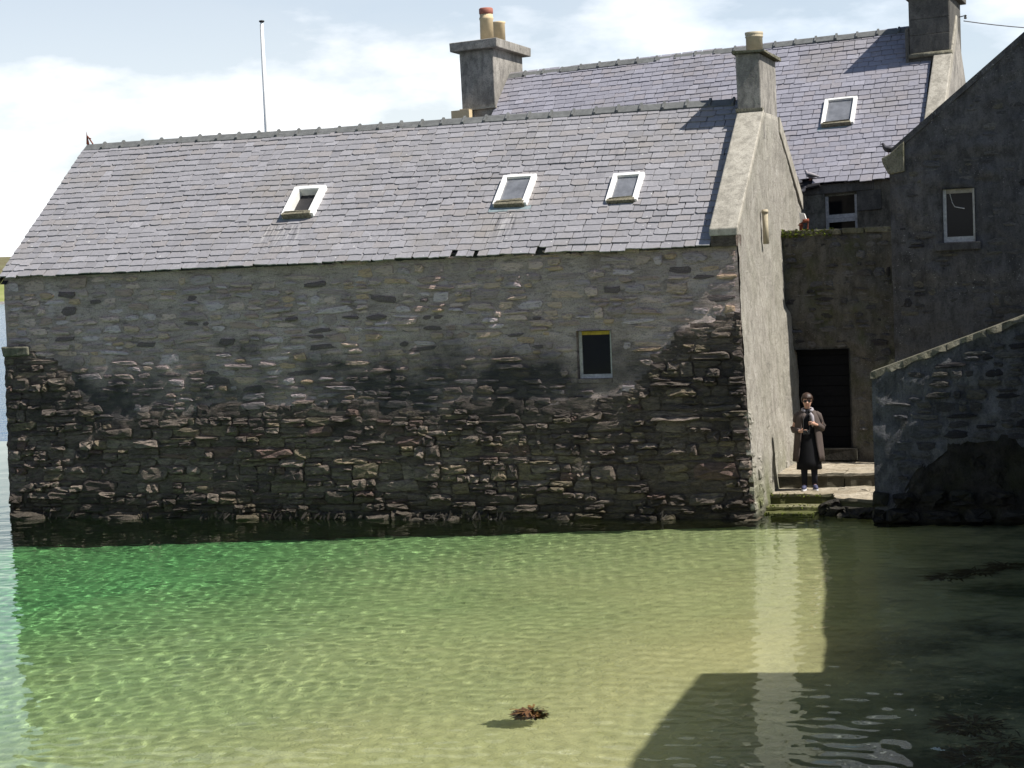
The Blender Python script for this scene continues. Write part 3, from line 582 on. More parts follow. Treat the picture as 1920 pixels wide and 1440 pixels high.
def gable_top(y):
    if y < 2.55: return EZ + 0.27 + SLOPE * y
    if y < 4.12: return 6.86
    return 6.80 - (y - 4.12) * 0.60
def build_gable():
    ys = [0.0] + [0.08 * i for i in range(1, int(BW / 0.08) + 1)]; mb = MB(); nz = 80
    for y in ys:
        zt = gable_top(y)
        for k in range(nz + 1):
            z = -0.7 + (zt + 0.7) * k / nz
            x = cornerx(z) + 0.022 * fbm(y * 1.6, z * 1.6, 8.0, 5) + 0.008 * fbm(y * 9, z * 9, 2, 3)
            x += 0.11 * sm(3.42, 3.22, z) * sm(3.3, 4.3, y)
            yy = y - (front_o(LX, z) - 0.02 + 0.02 * fbm(z * 6, 3.0, 4)) * (1 - min(1, y / 0.5))
            mb.v.append((x, yy, z))
    for i in range(len(ys) - 1):
        for k in range(nz):
            a = i * (nz + 1) + k; mb.f.append((a, a + nz + 1, a + nz + 2, a + 1)); mb.mi.append(0); mb.tone.append(0)
    # return of the corner and the back and inner sides
    n = len(mb.v); inner = []
    for y in ys: inner.append((LX - 0.42, max(y, 0.2), gable_top(y)))
    mb.v += inner
    for i in range(len(ys) - 1):
        a = i * (nz + 1) + nz; mb.f.append((a, a + nz + 1, n + i + 1, n + i)); mb.mi.append(0); mb.tone.append(0)
    gw = mb.build('gable_wall', M['gable'], shed, True)
    # bare corner stones and a few stones where the harling has come away low on the gable
    r = random.Random(5); P = Pieces(stone_variants(12, False, 0.8, r)); z = -0.05
    while z < 1.75:
        h = r.uniform(0.16, 0.3); wd = r.uniform(0.2, 0.45)
        P.put(r.randrange(12), stone_mat((cornerx(z + h / 2) - 0.03, -front_o(LX, z) + wd / 2 - 0.01, z + h / 2), (0, 1, 0), (1, 0, 0), wd, h * .93, r.uniform(.035, .055)), wd, h)
        if z < 0.9 and r.random() < 0.9:
            q = r.uniform(0.25, 0.5); P.put(r.randrange(12), stone_mat((cornerx(z + h / 2) - 0.03, wd + q / 2 + .02, z + h / 2), (0, 1, 0), (1, 0, 0), q, h * .8, r.uniform(.035, .06)), q, h)
        z += h
    for _ in range(9):
        y, z = r.uniform(0.9, 3.2), r.uniform(0.05, 1.5); P.put(r.randrange(12), stone_mat((cornerx(z) - 0.02, y, z), (0, 1, 0), (1, 0, 0), r.uniform(.2, .4), r.uniform(.14, .22), .035), .3, .2)
    P.finish('corner_stone', M['gable'], gw)
    # raised skews: the sloping cement coping along both roof edges
    w0, w1 = LX - 0.44, LX + 0.035
    def skew(yA, zA, yB, zB, th):
        sk = MB(); sk.add([(w0, yA, zA), (w1, yA, zA), (w1, yB, zB), (w0, yB, zB), (w0, yA, zA - th), (w1, yA, zA - th), (w1, yB, zB - th), (w0, yB, zB - th)],
               [(0, 1, 2, 3), (4, 7, 6, 5), (0, 4, 5, 1), (1, 5, 6, 2), (2, 6, 7, 3), (3, 7, 4, 0)]); sk.build('skew', M['skew'], shed, False, 0.02)
    skew(-0.16, EZ + 0.20, 2.56, EZ + 0.31 + SLOPE * 2.56, 0.13)
    skew(4.16, 6.87, BW + 0.05, 5.50, 0.3)
    MB().box(LX - 0.43, LX - 0.002, -.13, 0.5, EZ - 0.1, EZ + 0.09, 0, None, .008).build('skew_putt', M['backing'], shed)
    sb = MB(); sb.prism([(0.0, EZ - .05), (2.55, EZ - .05 + SLOPE * 2.55), (2.55, EZ + .18 + SLOPE * 2.55), (0.0, EZ + .14)], LX - .44, LX - .02, Matrix(((0, 1, 0, 0), (1, 0, 0, 0), (0, 0, 1, 0), (0, 0, 0, 1)))); sb.build('skew_bed', M['skew'], shed)
    pp = MB(); pp.tube([(LX + 0.075, 2.12, 4.52), (LX + 0.075, 2.12, 4.8), (LX + 0.075, 2.1, 5.12)], [0.05, 0.048, 0.05], 10); pp.lathe([(0.062, 0), (0.062, 0.03), (0.05, 0.05)], 10, (LX + 0.075, 2.1, 5.06))
    pp.build('vent_pipe', M['potgrey'], shed, True)
    # back and seaward walls
    bk = MB(); bk.box(0.0, LX - .43, BW - .5, BW, -1, 5.1); bk.build('back_wall', M['mortar'], shed)
    sw = MB(); yl = [0.0, RY, BW]; zl = [EZ - .05, RZ - .1, 5.05]
    sw.add([(0, y, -1) for y in yl] + [(0, y, z) for y, z in zip(yl, zl)], [(0, 3, 4, 1), (1, 4, 5, 2)]); sw.build('seaward_wall', M['mortar'], shed)
build_gable()

def slate_variants(n, r, broken):
    out = []
    for _ in range(n):
        j = lambda s: r.uniform(-s, s)
        lo = [(-0.48, 0.0 + j(.06)), (-0.2, j(.04)), (0.15, j(.05)), (0.48, j(.06))]
        if r.random() < broken:
            c = r.choice((0, 3)); k = r.uniform(.12, .4)
            lo = [(lo[0][0] * (1 - k), lo[0][1])] + lo[1:] if c == 0 else lo[:3] + [(lo[3][0] * (1 - k), lo[3][1])]
            e = [(-0.48, k * 0.6)] if c == 0 else []; e2 = [(0.48, k * 0.6)] if c == 3 else []
            lo = e + lo + e2
        poly = lo + [(0.48, 1.9), (-0.48, 1.9)]
        n_ = len(poly); zt = lambda y: 0.034 - 0.0150 * y; zb = lambda y: 0.014 - 0.0072 * y
        v = [(x, y, zt(max(0, y))) for x, y in poly] + [(x, y, zb(max(0, y))) for x, y in poly]
        f = [tuple(range(n_)), tuple(range(2 * n_ - 1, n_ - 1, -1))] + [(i, n_ + i, n_ + (i + 1) % n_, (i + 1) % n_) for i in range(n_)]
        out.append((v, f))
    return out
def lay_slates(parent, mat, origin, along, upslope, normal, s0, s1, t0, t1, expo, wr, holes, seed, untidy, gaps=()):
    r = random.Random(seed); var = slate_variants(28, r, untidy); P = Pieces(var); t = t0; row = 0
    while t < t1:
        e = min(expo * r.uniform(.94, 1.05), t1 - t + .02); s = s0 + (0 if row % 2 else -r.uniform(.08, .16))
        wob = r.uniform(0, 99)
        end = s1(t) if callable(s1) else s1
        while s < end - 0.03:
            wd = r.uniform(*wr); a, b = max(s, s0), min(s + wd, end); s += wd
            for h in holes:
                if t + e > h[2] + .02 and t < h[3] - .02 and a < h[1] and b > h[0]:
                    if a >= h[0] and b <= h[1]: b = a
                    elif h[0] - a > b - h[1]: b = h[0]
                    else: a = h[1]
            if b - a < 0.05: continue
            c = (a + b) / 2
            if row == 0 and any(g0 < c < g1 for g0, g1 in gaps): continue
            rot = r.gauss(0, 0.008) * (1 + 2.0 * untidy); dt = r.gauss(0, 0.006) + 0.012 * fbm(c * 0.6, wob) - (r.uniform(.01, .05) if r.random() < untidy * .3 else 0)
            dt += 0.022 * fbm(c * 0.9, 3.1) if row == 0 else 0.0
            p = origin + along * c + upslope * (t + dt) + normal * (r.uniform(0, 0.006) + 0.022 * (0.8 + fbm(c * 0.35, t * 0.6, seed)))
            x = along * math.cos(rot) + upslope * math.sin(rot); y = upslope * math.cos(rot) - along * math.sin(rot); wv = b - a - r.uniform(0, .008)
            m = Matrix(((x.x * wv, y.x * e, normal.x, p.x), (x.y * wv, y.y * e, normal.y, p.y), (x.z * wv, y.z * e, normal.z, p.z), (0, 0, 0, 1)))
            P.put(r.randrange(len(var)), m, wv, e)
        t += e; row += 1
    P.finish('slate', mat, parent, 300, 'slate_field')
def ridge_tiles(parent, p0, d, length, n_dir, pitch, tile, seed):
    """angled clay ridge tiles with a raised roll at each joint; one shared mesh"""
    mb = MB(); wv, th = 0.2, 0.022; c, s = math.cos(pitch), math.sin(pitch)
    prof = [(-wv * c, -wv * s + .02), (-.03, .0), (.0, .018), (.03, .0), (wv * c, -wv * s + .02)]
    def strip(x0, x1, lift):
        v = []
        for x in (x0, x1):
            for (a, z) in prof: v.append((x, a * (1 + lift * 1.2), z + lift))
            for (a, z) in prof: v.append((x, a * .93, z - th))
        f = [(i, i + 1, i + 11, i + 10) for i in range(4)] + [(i + 6, i + 5, i + 15, i + 16) for i in range(4)] + [(0, 10, 15, 5), (4, 9, 19, 14)]
        f += [(i + 1, i, i + 5, i + 6) for i in range(4)] + [(i + 10, i + 11, i + 16, i + 15) for i in range(4)]
        mb.add(v, f)
    strip(0.0, tile * .9, 0.0); strip(tile * .9, tile * .995, 0.036)
    me = mb.mesh('ridge_tile', M['ridge']); r = random.Random(seed); k = int(length / tile)
    q = d.cross(Vector((0, 0, 1))) * -1
    for i in range(k):
        o = bpy.data.objects.new('ridge_tile', me); C.objects.link(o); o.parent = parent; o.matrix_parent_inverse = PINV.get(parent.name, Matrix())
        p = p0 + d * (i * tile) + Vector((0, 0, r.uniform(-.006, .006) + .035 * fbm(i * tile * .3, seed))); a = r.uniform(-.008, .008)
        dd = (d + Vector((0, 0, a))).normalized(); up = q.cross(dd) * -1
        o.matrix_world = Matrix(((dd.x, q.x, up.x, p.x), (dd.y, q.y, up.y, p.y), (dd.z, q.z, up.z, p.z), (0, 0, 0, 1)))

def skylight(parent, org, along, up, nrm, s0, s1, t0, t1, lift, bar, open_shaft, seed):
    """timber roof window standing proud of the slates: parts frame, pane, sill, flashing"""
    def P(s, t, o): return org + along * s + up * t + nrm * o
    def bx(mb, a, b, c, d, e, f, jit=0.0):
        v = [P(s + rng.uniform(-jit, jit), t + rng.uniform(-jit, jit), o + rng.uniform(-jit, jit)) for o in (e, f) for t in (c, d) for s in (a, b)]
        mb.add(v, [(0, 2, 3, 1), (4, 5, 7, 6), (0, 1, 5, 4), (2, 6, 7, 3), (0, 4, 6, 2), (1, 3, 7, 5)])
    fr = MB(); j = .004
    bx(fr, s0, s0 + bar, t0, t1, 0.0, lift, j); bx(fr, s1 - bar, s1, t0, t1, 0.0, lift, j); bx(fr, s0 + bar, s1 - bar, t1 - bar * .8, t1, 0.0, lift + .004, j)
    bx(fr, s0 + bar, s1 - bar, t0 + .05, t0 + .05 + bar * .5, 0.0, lift - .02, j)
    sk = fr.build('skylight', M['white'], parent)
    pn = MB(); o = lift - .045 if not open_shaft else -0.05; bx(pn, s0 + bar - .003, s1 - bar + .003, t0 + .05, t1 - .03, o - .006, o); pn.build('pane', M['dusty'], sk)
    if open_shaft:
        sh = MB(); q = -0.045
        bx(sh, s0 + bar, s0 + bar + .012, t0 + .1, t1 - bar * .8, q, lift - .006); bx(sh, s1 - bar - .012, s1 - bar, t0 + .1, t1 - bar * .8, q, lift - .006); bx(sh, s0 + bar + .012, s1 - bar - .012, t1 - bar * .8 - .012, t1 - bar * .8, q, lift - .006)
        sh.build('shaft_lining', M['shaft'], sk)
    si = MB(); bx(si, s0 + .02, s1 - .05, t0 - .03, t0 + .05, lift * .35, lift + .012, .012); bx(si, s0 + .06, s1 - .1, t0 + .045, t0 + .075, lift - .03, lift + .02, .014); si.build('sill', M['rotten'], sk)
    fl = MB(); bx(fl, s0 - .06, s1 + .08, t0 - .13, t0 + .02, 0.024, 0.037, .01); fl.build('flashing', M['lead'], sk)

def build_shed_roof():
    up = Vector((0, math.cos(SA), math.sin(SA))); nr = Vector((0, -math.sin(SA), math.cos(SA))); al = Vector((1, 0, 0)); org = Vector((0, 0, EZ))
    dk = MB(); e = 0.02
    dk.add([(0.0, -0.01, EZ - .012), (LX - .42, -0.01, EZ - .012), (LX - .42, RY, RZ - .012), (0.0, RY, RZ - .012), (0, BW + .1, 5.1), (LX - .42, BW + .1, 5.1),
            (0.0, 0.0, EZ - .1), (LX - .42, 0.0, EZ - .1), (LX - .42, RY, RZ - .1), (0, RY, RZ - .1), (0, BW, 5.0), (LX - .42, BW, 5.0)],
           [(0, 1, 2, 3), (3, 2, 5, 4), (7, 6, 9, 8), (8, 9, 10, 11), (0, 6, 7, 1), (0, 3, 9, 6), (3, 4, 10, 9), (4, 5, 11, 10)])
    roof = dk.build('roof', M['iron'], shed)
    T = 1 / math.cos(SA)
    sk = [(5.34, 5.97, 0.95 * T, 1.62 * T), (9.42, 10.04, 0.95 * T, 1.62 * T), (11.48, 12.04, 0.90 * T, 1.52 * T)]
    lay_slates(roof, M['slate'], org, al, up, nr, -0.03, LX - 0.43, -0.17, RY * T - 0.06, 0.176, (.17, .33), [(a + .06, b - .06, c + .02, d - .04) for a, b, c, d in sk] + [(g0, g1, -.4, -.09) for g0, g1 in ((8.96, 9.06), (9.38, 9.43), (10.5, 10.57)  )], 21, 0.32)
    for i, (a, b, c, d) in enumerate(sk): skylight(shed, org, al, up, nr, a, b, c, d, (.14, .12, .11)[i], (.105, .085, .085)[i], i == 0, i)
    ridge_tiles(roof, Vector((0.0, RY, RZ + .05)), al, LX - .42, nr, SA, 0.43, 3)
    bb = MB(); 
    for k in range(40):
        y0, y1 = -0.1 + (RY + .1) * k / 40, -0.1 + (RY + .1) * (k + 1) / 40
        bb.add([(-.035, y0, EZ + SLOPE * y0 - .02), (-.035, y1, EZ + SLOPE * y1 - .02), (-.035, y1, EZ + SLOPE * y1 - .13), (-.035, y0, EZ + SLOPE * y0 - .13)], [(0, 1, 2, 3)])
        bb.add([(-.03, y0, EZ + SLOPE * y0 - .13), (-.03, y1, EZ + SLOPE * y1 - .13), (.1, y1, EZ + SLOPE * y1 - .13), (.1, y0, EZ + SLOPE * y0 - .13)], [(0, 1, 2, 3)])
    bb.build('barge_board', M['iron'], shed)
    # rusty iron finial at the seaward end of the ridge
    fi = MB(); b = Vector((0.02, RY, RZ + .06))
    fi.add([b + Vector(p) for p in ((-.03, -.02, 0), (.02, -.02, 0), (.02, .02, 0), (-.03, .02, 0), (-.025, 0, .27))], [(0, 1, 4), (1, 2, 4), (2, 3, 4), (3, 0, 4), (3, 2, 1, 0)])
    fi.tube([b + Vector((.11, 0, 0)), b + Vector((.05, 0, .09)), b + Vector((-.01, 0, .17))], .014, 6); fi.tube([b + Vector((0, 0, .14)), b + Vector((.07, 0, .11))], .012, 6)
    fi.build('finial', M['rust'], shed)
    # gable chimney
    ch = MB(); x0, x1, y0, y1 = LX - .43, LX + .02, 2.56, 4.12
    ch.add([(x0, y0, 6.4), (x1 - .03, y0, 6.4), (x1 - .03, y1, 6.4), (x0, y1, 6.4), (x0 - .02, y0 + .0, 7.90), (x1 - .035, y0 + .0, 7.88), (x1 - .035, y1, 7.88), (x0 - .02, y1, 7.9)],
           [(0, 1, 5, 4), (1, 2, 6, 5), (2, 3, 7, 6), (3, 0, 4, 7), (4, 5, 6, 7)])
    c = ch.build('chimney', M['chim'], shed, False, 0.02)
    MB().box(x0 - .07, x1 + .06, y0 - .08, y1 + .08, 7.885, 7.935, 0, None, .008).build('cap', M['coping'], c)
    MB().box(x0 - .03, x1 + .0, y0 - .07, y0 + .02, 6.86, 6.915, 0, None, .008).build('base_course', M['coping'], c)
    pt = MB(); pt.lathe([(.15, 0), (.15, .3), (.162, .31), (.162, .33), (.15, .335), (.165, .36), (.165, .40), (.12, .40), (.12, .1)], 20, (13.70, 3.25, 7.93)); pt.build('chimney_pot', M['potgrey'], c, True)
    fl = MB(); fl.box(LX - .47, LX - .445, 0.2, 2.6, 0, 0.001)   # mortar fillet between skew and slates
build_shed_roof()

# ================================================================ HOUSE BEHIND
A2 = 0.034      # the house stands almost parallel to the shed, and its eaves and ridge climb a little to the right
D2 = Vector((math.cos(A2), -math.sin(A2), 0.032)); N2 = Vector((math.sin(A2), math.cos(A2), 0)); E2 = Vector((15, 8.5, 0))
X2 = Matrix(((D2.x, N2.x, 0, E2.x), (D2.y, N2.y, 0, E2.y), (D2.z, 0, 1, 0), (0, 0, 0, 1)))
h2 = thing('slate_roofed_house', 'tall house behind the shed with a blue grey slate roof between two chimneys', 'house', tuple(X2 @ Vector((-4, 4, 0.42))))
def build_h2():
    ze, zr, run = 5.849, 9.262, 4.067; uL, uR = -9.22, 0.98; sa = math.atan((zr - ze) / run)
    wu0, wu1, wz0, wz1 = -0.93, -0.27, 4.82, 5.60
    wl = MB()
    wl.box(uL, wu0, 0, .4, 0, ze - .03, 0, X2); wl.box(wu1, uR + .4, 0, .4, 0, ze - .03, 0, X2); wl.box(wu0, wu1, .0, .4, 0, wz0, 0, X2); wl.box(wu0, wu1, 0, .4, wz1, ze - .03, 0, X2)
    wl.build('wall', M['harlh2'], h2)
    for k, (a, b, c, d) in enumerate(((wu0 - .36, wu0 - .003, 5.22, 5.60), (wu0 - .36, wu0 - .003, 4.83, 5.213), (wu0 - .40, wu1 + .36, 5.612, 5.79), (wu1 + .003, wu1 + .5, 5.2, 5.605))):
        m = MB(); m.box(a, b, -.025, .02, c, d, 0, X2, .006); m.build('margin_stone', M['harlh2'] if k < 2 else M['chimdark'], h2, False, .008)
    for u in (uL, uR + .03):
        g = MB(); poly = [(0, 0), (2 * run, 0), (2 * run, ze), (run, zr), (0, ze)]
        v = [X2 @ Vector((u + k, a, z)) for k in (0, .36) for a, z in poly]
        g.add(v, [tuple(range(5)), tuple(range(9, 4, -1))] + [(i, 5 + i, 5 + (i + 1) % 5, (i + 1) % 5) for i in range(5)]); g.build('gable_wall', M['chim'], h2)
    al = D2.normalized(); up = (N2 * math.cos(sa) + Vector((0, 0, math.sin(sa)))); nr = al.cross(up).normalized(); up = nr.cross(al)
    org = E2 + Vector((0, 0, ze))
    dk = MB(); dk.add([X2 @ Vector(p) for p in ((uL, -.03, ze - .045), (uR, -.03, ze - .045), (uR, run, zr - .02), (uL, run, zr - .02), (uL, 2 * run, ze), (uR, 2 * run, ze))], [(0, 1, 2, 3), (3, 2, 5, 4)])
    roof = dk.build('roof', M['iron'], h2)
    T = 1 / math.cos(sa); sky = (-1.19, -0.49, 1.45 * T, 2.17 * T)
    lay_slates(roof, M['slate2'], org, al, up, nr, uL + .02, uR + .02, -.10, run * T - .05, 0.182, (.22, .28), [(sky[0] + .06, sky[1] - .06, sky[2] + .02, sky[3] - .04)], 31, 0.07, [(-1.42, -1.15)])
    skylight(h2, org, al, up, nr, *sky, .11, .075, False, 9)
    ridge_tiles(roof, X2 @ Vector((uL - .05, run, zr + .06)), al, uR - uL + .1, nr, sa, 0.47, 8)
    sk = MB(); th = .22
    v = [(uR, -.1, ze + .14), (uR + .40, -.1, ze + .14), (uR + .40, run, zr + .22), (uR, run, zr + .22)]
    sk.add([X2 @ Vector(p) for p in v] + [X2 @ (Vector(p) - Vector((0, 0, th + .1))) for p in v], [(0, 1, 2, 3), (4, 7, 6, 5), (0, 4, 5, 1), (1, 5, 6, 2), (2, 6, 7, 3), (3, 7, 4, 0)])
    sk.build('skew', M['skew'], h2, False, .02)
    rv = MB(); rv.box(wu0 - .001, wu1 + .001, .22, .3, wz0, wz1, 0, X2); wn = rv.build('window', M['room'], h2)
    fr = MB(); a, b = .05, .11
    fr.box(wu0, wu0 + .065, a, b, wz0, wz1 - .05, 0, X2); fr.box(wu1 - .055, wu1, a, b, wz0, wz1 - .05, 0, X2); fr.box(wu0 + .065, wu1 - .055, a, b, 5.09, 5.17, 0, X2); fr.box(wu0 + .066, wu1 - .056, a - .03, b, 5.01, 5.085, 0, X2)
    fr.build('frame', M['whiteshade'], wn)
    MB().box(wu0, wu1, a - .005, b, wz1 - .05, wz1 - .003, 0, X2).build('head_rail', M['coping'], wn)
    MB().box(wu0 + .05, wu1 - .04, a + .03, a + .036, wz0, wz1 - .04, 0, X2).build('pane', M['glass'], wn)
    # left chimney, broad, with two pots
    def block(u0, u1, v0, v1, z0, z1, name, mat, parent, flare=0.0):
        m = MB(); m.add([X2 @ Vector(p) for p in ((u0, v0, z0), (u1, v0, z0), (u1, v1, z0), (u0, v1, z0), (u0 - flare, v0, z1), (u1, v0, z1), (u1, v1, z1), (u0 - flare, v1, z1))], [(0, 1, 5, 4), (1, 2, 6, 5), (2, 3, 7, 6), (3, 0, 4, 7), (4, 5, 6, 7), (3, 2, 1, 0)])
        return m.build(name, M[mat], parent, False, .018)
    c = block(-10.07, -9.24, 3.0, 5.05, 7.8, 9.86, 'chimney', 'chim', h2, .03); c['label'] = 'broad chimney with two buff pots'
    MB().box(-10.27, -9.08, 2.82, 5.25, 9.84, 10.05, 0, X2, .006).build('cap', M['chim'], c, False, .015)
    MB().box(-10.12, -9.20, 2.93, 3.02, 8.44, 8.49, 0, X2, .006).build('base_course', M['skew'], c)
    MB().box(-10.25, -9.80, 2.72, 2.98, 8.1, 8.44, 0, X2, .01).build('skew_block', M['pot'], c)
    p1 = X2 @ Vector((-9.60, 3.6, 10.04)); p2 = X2 @ Vector((-9.60, 4.45, 10.04))
    q = MB(); q.lathe([(.165, 0), (.158, .56), (.17, .58), (.17, .62), (.155, .64), (.155, .70)], 22, p1); pt = q.build('chimney_pot', M['pot'], c, True)
    q = MB(); q.lathe([(.15, 0), (.168, .02), (.168, .13), (.15, .15), (.11, .15), (.11, .05)], 22, (p1.x, p1.y, p1.z + .70)); q.build('red_cap', M['terracotta'], pt, True)
    q = MB(); q.lathe([(.15, 0), (.145, .56), (.16, .58), (.16, .62), (.14, .62), (.11, .62), (.11, .1)], 22, p2); q.build('chimney_pot', M['pot'], c, True)
    # right chimney, sooty block courses
    c = block(.46, 1.34, 3.02, 5.0, 7.3, 9.84, 'chimney', 'chimdark', h2); c['label'] = 'sooty block jointed chimney beside the far skew'
    MB().box(.36, 1.46, 2.88, 5.15, 9.835, 10.05, 0, X2).build('cap', M['chimdark'], c, False, .015)
    for z0, z1 in ((8.62, 9.0), (9.01, 9.34), (9.35, 9.82)): MB().box(.475, 1.325, 3.004, 3.04, z0, z1, 0, X2, .004).build('block_course', M['chimdark'], c, False, .01)
    q = MB(); q.tube([X2 @ Vector((.44, 2.98, 8.56)), X2 @ Vector((.9, 2.98, 8.565)), X2 @ Vector((1.38, 2.98, 8.56))], .055, 8); q.build('base_course', M['coping'], c, True)
    block(.37, .455, 3.02, 4.1, 8.3, 9.2, 'flashing', 'chimdark', c)
    q = MB(); q.tube([X2 @ Vector((-1.48, -.1, 5.74)), X2 @ Vector((-1.25, -.12, 5.77)), X2 @ Vector((-1.0, -.12, 5.80))], .045, 8); q.build('gutter_stub', M['iron'], h2)
build_h2()

# ================================================================ PASSAGE WALL WITH THE DOOR
A3 = math.radians(5); D3 = Vector((math.cos(A3), -math.sin(A3), 0)); N3 = Vector((math.sin(A3), math.cos(A3), 0))
X3 = Matrix(((D3.x, N3.x, 0, 13.93), (D3.y, N3.y, 0, 4.15), (0, 0, 1, 0), (0, 0, 0, 1)))
def wall_grid(mb, X, s0, s1, zf0, zf1, amp, seed, holes=(), v0=0.0, st=0.09, mi=0):
    """a rough wall face as a displaced grid with holes; zf0/zf1 give bottom and top height at s"""
    cuts = sorted({s0, s1} | {q for h in holes for q in h[:2]}); xs = []
    for p, q in zip(cuts[:-1], cuts[1:]):
        n = max(1, round((q - p) / st)); xs += [p + (q - p) * i / n for i in range(n)]
    xs.append(s1)
    zc = sorted({0.0, 1.0}); nx = len(xs)
    zb = sorted({q for h in holes for q in h[2:]}); b = len(mb.v)
    def zlist(s):
        a, t = zf0(s), zf1(s); pts = [a] + zb + [t]; out = []
        for p, q, n in zip(pts[:-1], pts[1:], NS): out += [p + (q - p) * i / n for i in range(n)]
        return out + [t]
    a, t = zf0((s0 + s1) / 2), zf1((s0 + s1) / 2); pts = [a] + zb + [t]; NS = [max(1, round((q - p) / st)) for p, q in zip(pts[:-1], pts[1:])]
    nz = sum(NS) + 1
    for s in xs:
        for z in zlist(s):
            e = 1.0
            for h in holes:
                if h[0] - .02 <= s <= h[1] + .02 and h[2] - .02 <= z <= h[3] + .02: e = 0.2
            mb.v.append(tuple(X @ Vector((s, v0 - amp * e * (fbm(s * 2.2, z * 3.2, seed, 5) + .5), z))))
    for i in range(nx - 1):
        zl = zlist((xs[i] + xs[i + 1]) / 2)
        for k in range(nz - 1):
            sc, zc_ = (xs[i] + xs[i + 1]) / 2, (zl[k] + zl[k + 1]) / 2
            if any(h[0] < sc < h[1] and h[2] < zc_ < h[3] for h in holes): continue
            q = b + i * nz + k; mb.f.append((q, q + nz, q + nz + 1, q + 1)); mb.mi.append(mi); mb.tone.append(0)
def wall_stones(parent, X, s0, s1, z0, z1, seed, mat, keep, hr, wr, out, inside, lens=True, name='stone', limit=150, rough=.5, v0=0.0, split=.3):
    r = random.Random(seed); var = stone_variants(16, lens, rough, r); P = Pieces(var)
    sd_ = (X.to_3x3() @ Vector((1, 0, 0))); nd = (X.to_3x3() @ Vector((0, -1, 0)))
    for a, b, z, h in rubble_cells(s0, s1, z0, z1, hr, wr, split, r):
        s, zc = (a + b) / 2, z + h / 2
        if r.random() > keep or not inside(s, zc, (b - a) / 2, h / 2): continue
        p = X @ Vector((s, v0 - 0.001, zc))
        P.put(r.randrange(16), stone_mat(p, sd_, nd, (b - a) * r.uniform(.75, .98), h * r.uniform(.6, .95), r.uniform(*out), r.uniform(-.06, .06)), b - a, h)
    P.finish(name, mat, parent, limit, name + '_infill')

pw = thing('passage_wall', 'dark mossy wall with a black door between the shed gable and the window gable', 'wall', tuple(X3 @ Vector((1, .2, .5))))
def build_passage():
    door = (0.16, 1.19, 0.74, 2.57)
    mb = MB(); wall_grid(mb, X3, -0.05, 2.08, lambda s: 0.2, lambda s: 4.70 + .03 * fbm(s * 3, 1), .07, 3.0, [door]); wl = mb.build('wall', M['harlpass'], pw, True)
    rv = MB(); a, b, c, d = door
    for p in ([(a, -.05, c), (a, .2, c), (a, .2, d), (a, -.05, d)], [(b, -.05, d), (b, .2, d), (b, .2, c), (b, -.05, c)], [(a, -.05, d), (a, .2, d), (b, .2, d), (b, -.05, d)]):
        rv.add([X3 @ Vector(q) for q in p], [(0, 1, 2, 3)])
    rv.build('door_reveal', M['harlpass'], pw)
    dr = MB(); dr.box(a - .03, b + .03, .19, .23, c, d + .02, 0, X3); dd = dr.build('door', M['wood'], pw); z = c + .01; r = random.Random(2)
    k = 0
    while z < d - .05:
        h = min(.19, d - z); MB().box(a + .005, b - .005, .16, .192, z, z + h - .012, 0, X3, .002).build('plank', M['wood'], dd); z += h
    MB().box(a - .05, b + .12, -.16, .2, c - .2, c, 0, X3, .015).build('door_step', M['darkstone'], pw)
    cp = MB(); s = -.06
    while s < 2.05:
        wv = rng.uniform(.3, .55); e = min(s + wv, 2.1); cp = MB(); cp.box(s, e - .012, -.07, .42, 4.67, 4.76 + rng.uniform(-.015, .02), 0, X3, .015); cp.build('coping_stone', M['coping'], pw, False, .015); s += wv
    bk = MB(); bk.box(-.05, 2.05, .25, .42, 0.2, 4.66, 0, X3); bk.build('wall_core', M['harlpass'], pw)
    mo = MB(); r = random.Random(4)
    for _ in range(160):
        s = r.random() ** 1.6 * 1.0; p = X3 @ Vector((s - .04, -.09 + r.uniform(-.03, .05), 4.70 + r.uniform(-.06, .08))); q = r.uniform(.02, .05)
        v = [p + Vector((r.uniform(-q, q), r.uniform(-q, q), r.uniform(-q, q) * .7)) for _ in range(4)]; mo.add(v, [(0, 1, 2), (0, 2, 3), (0, 3, 1), (1, 3, 2)])
    tag(mo.build('moss', M['moss'], pw), kind='stuff')
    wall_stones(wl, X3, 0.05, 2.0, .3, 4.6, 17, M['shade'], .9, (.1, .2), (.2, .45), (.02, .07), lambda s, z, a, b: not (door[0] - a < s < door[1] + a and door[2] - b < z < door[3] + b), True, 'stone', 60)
build_passage()

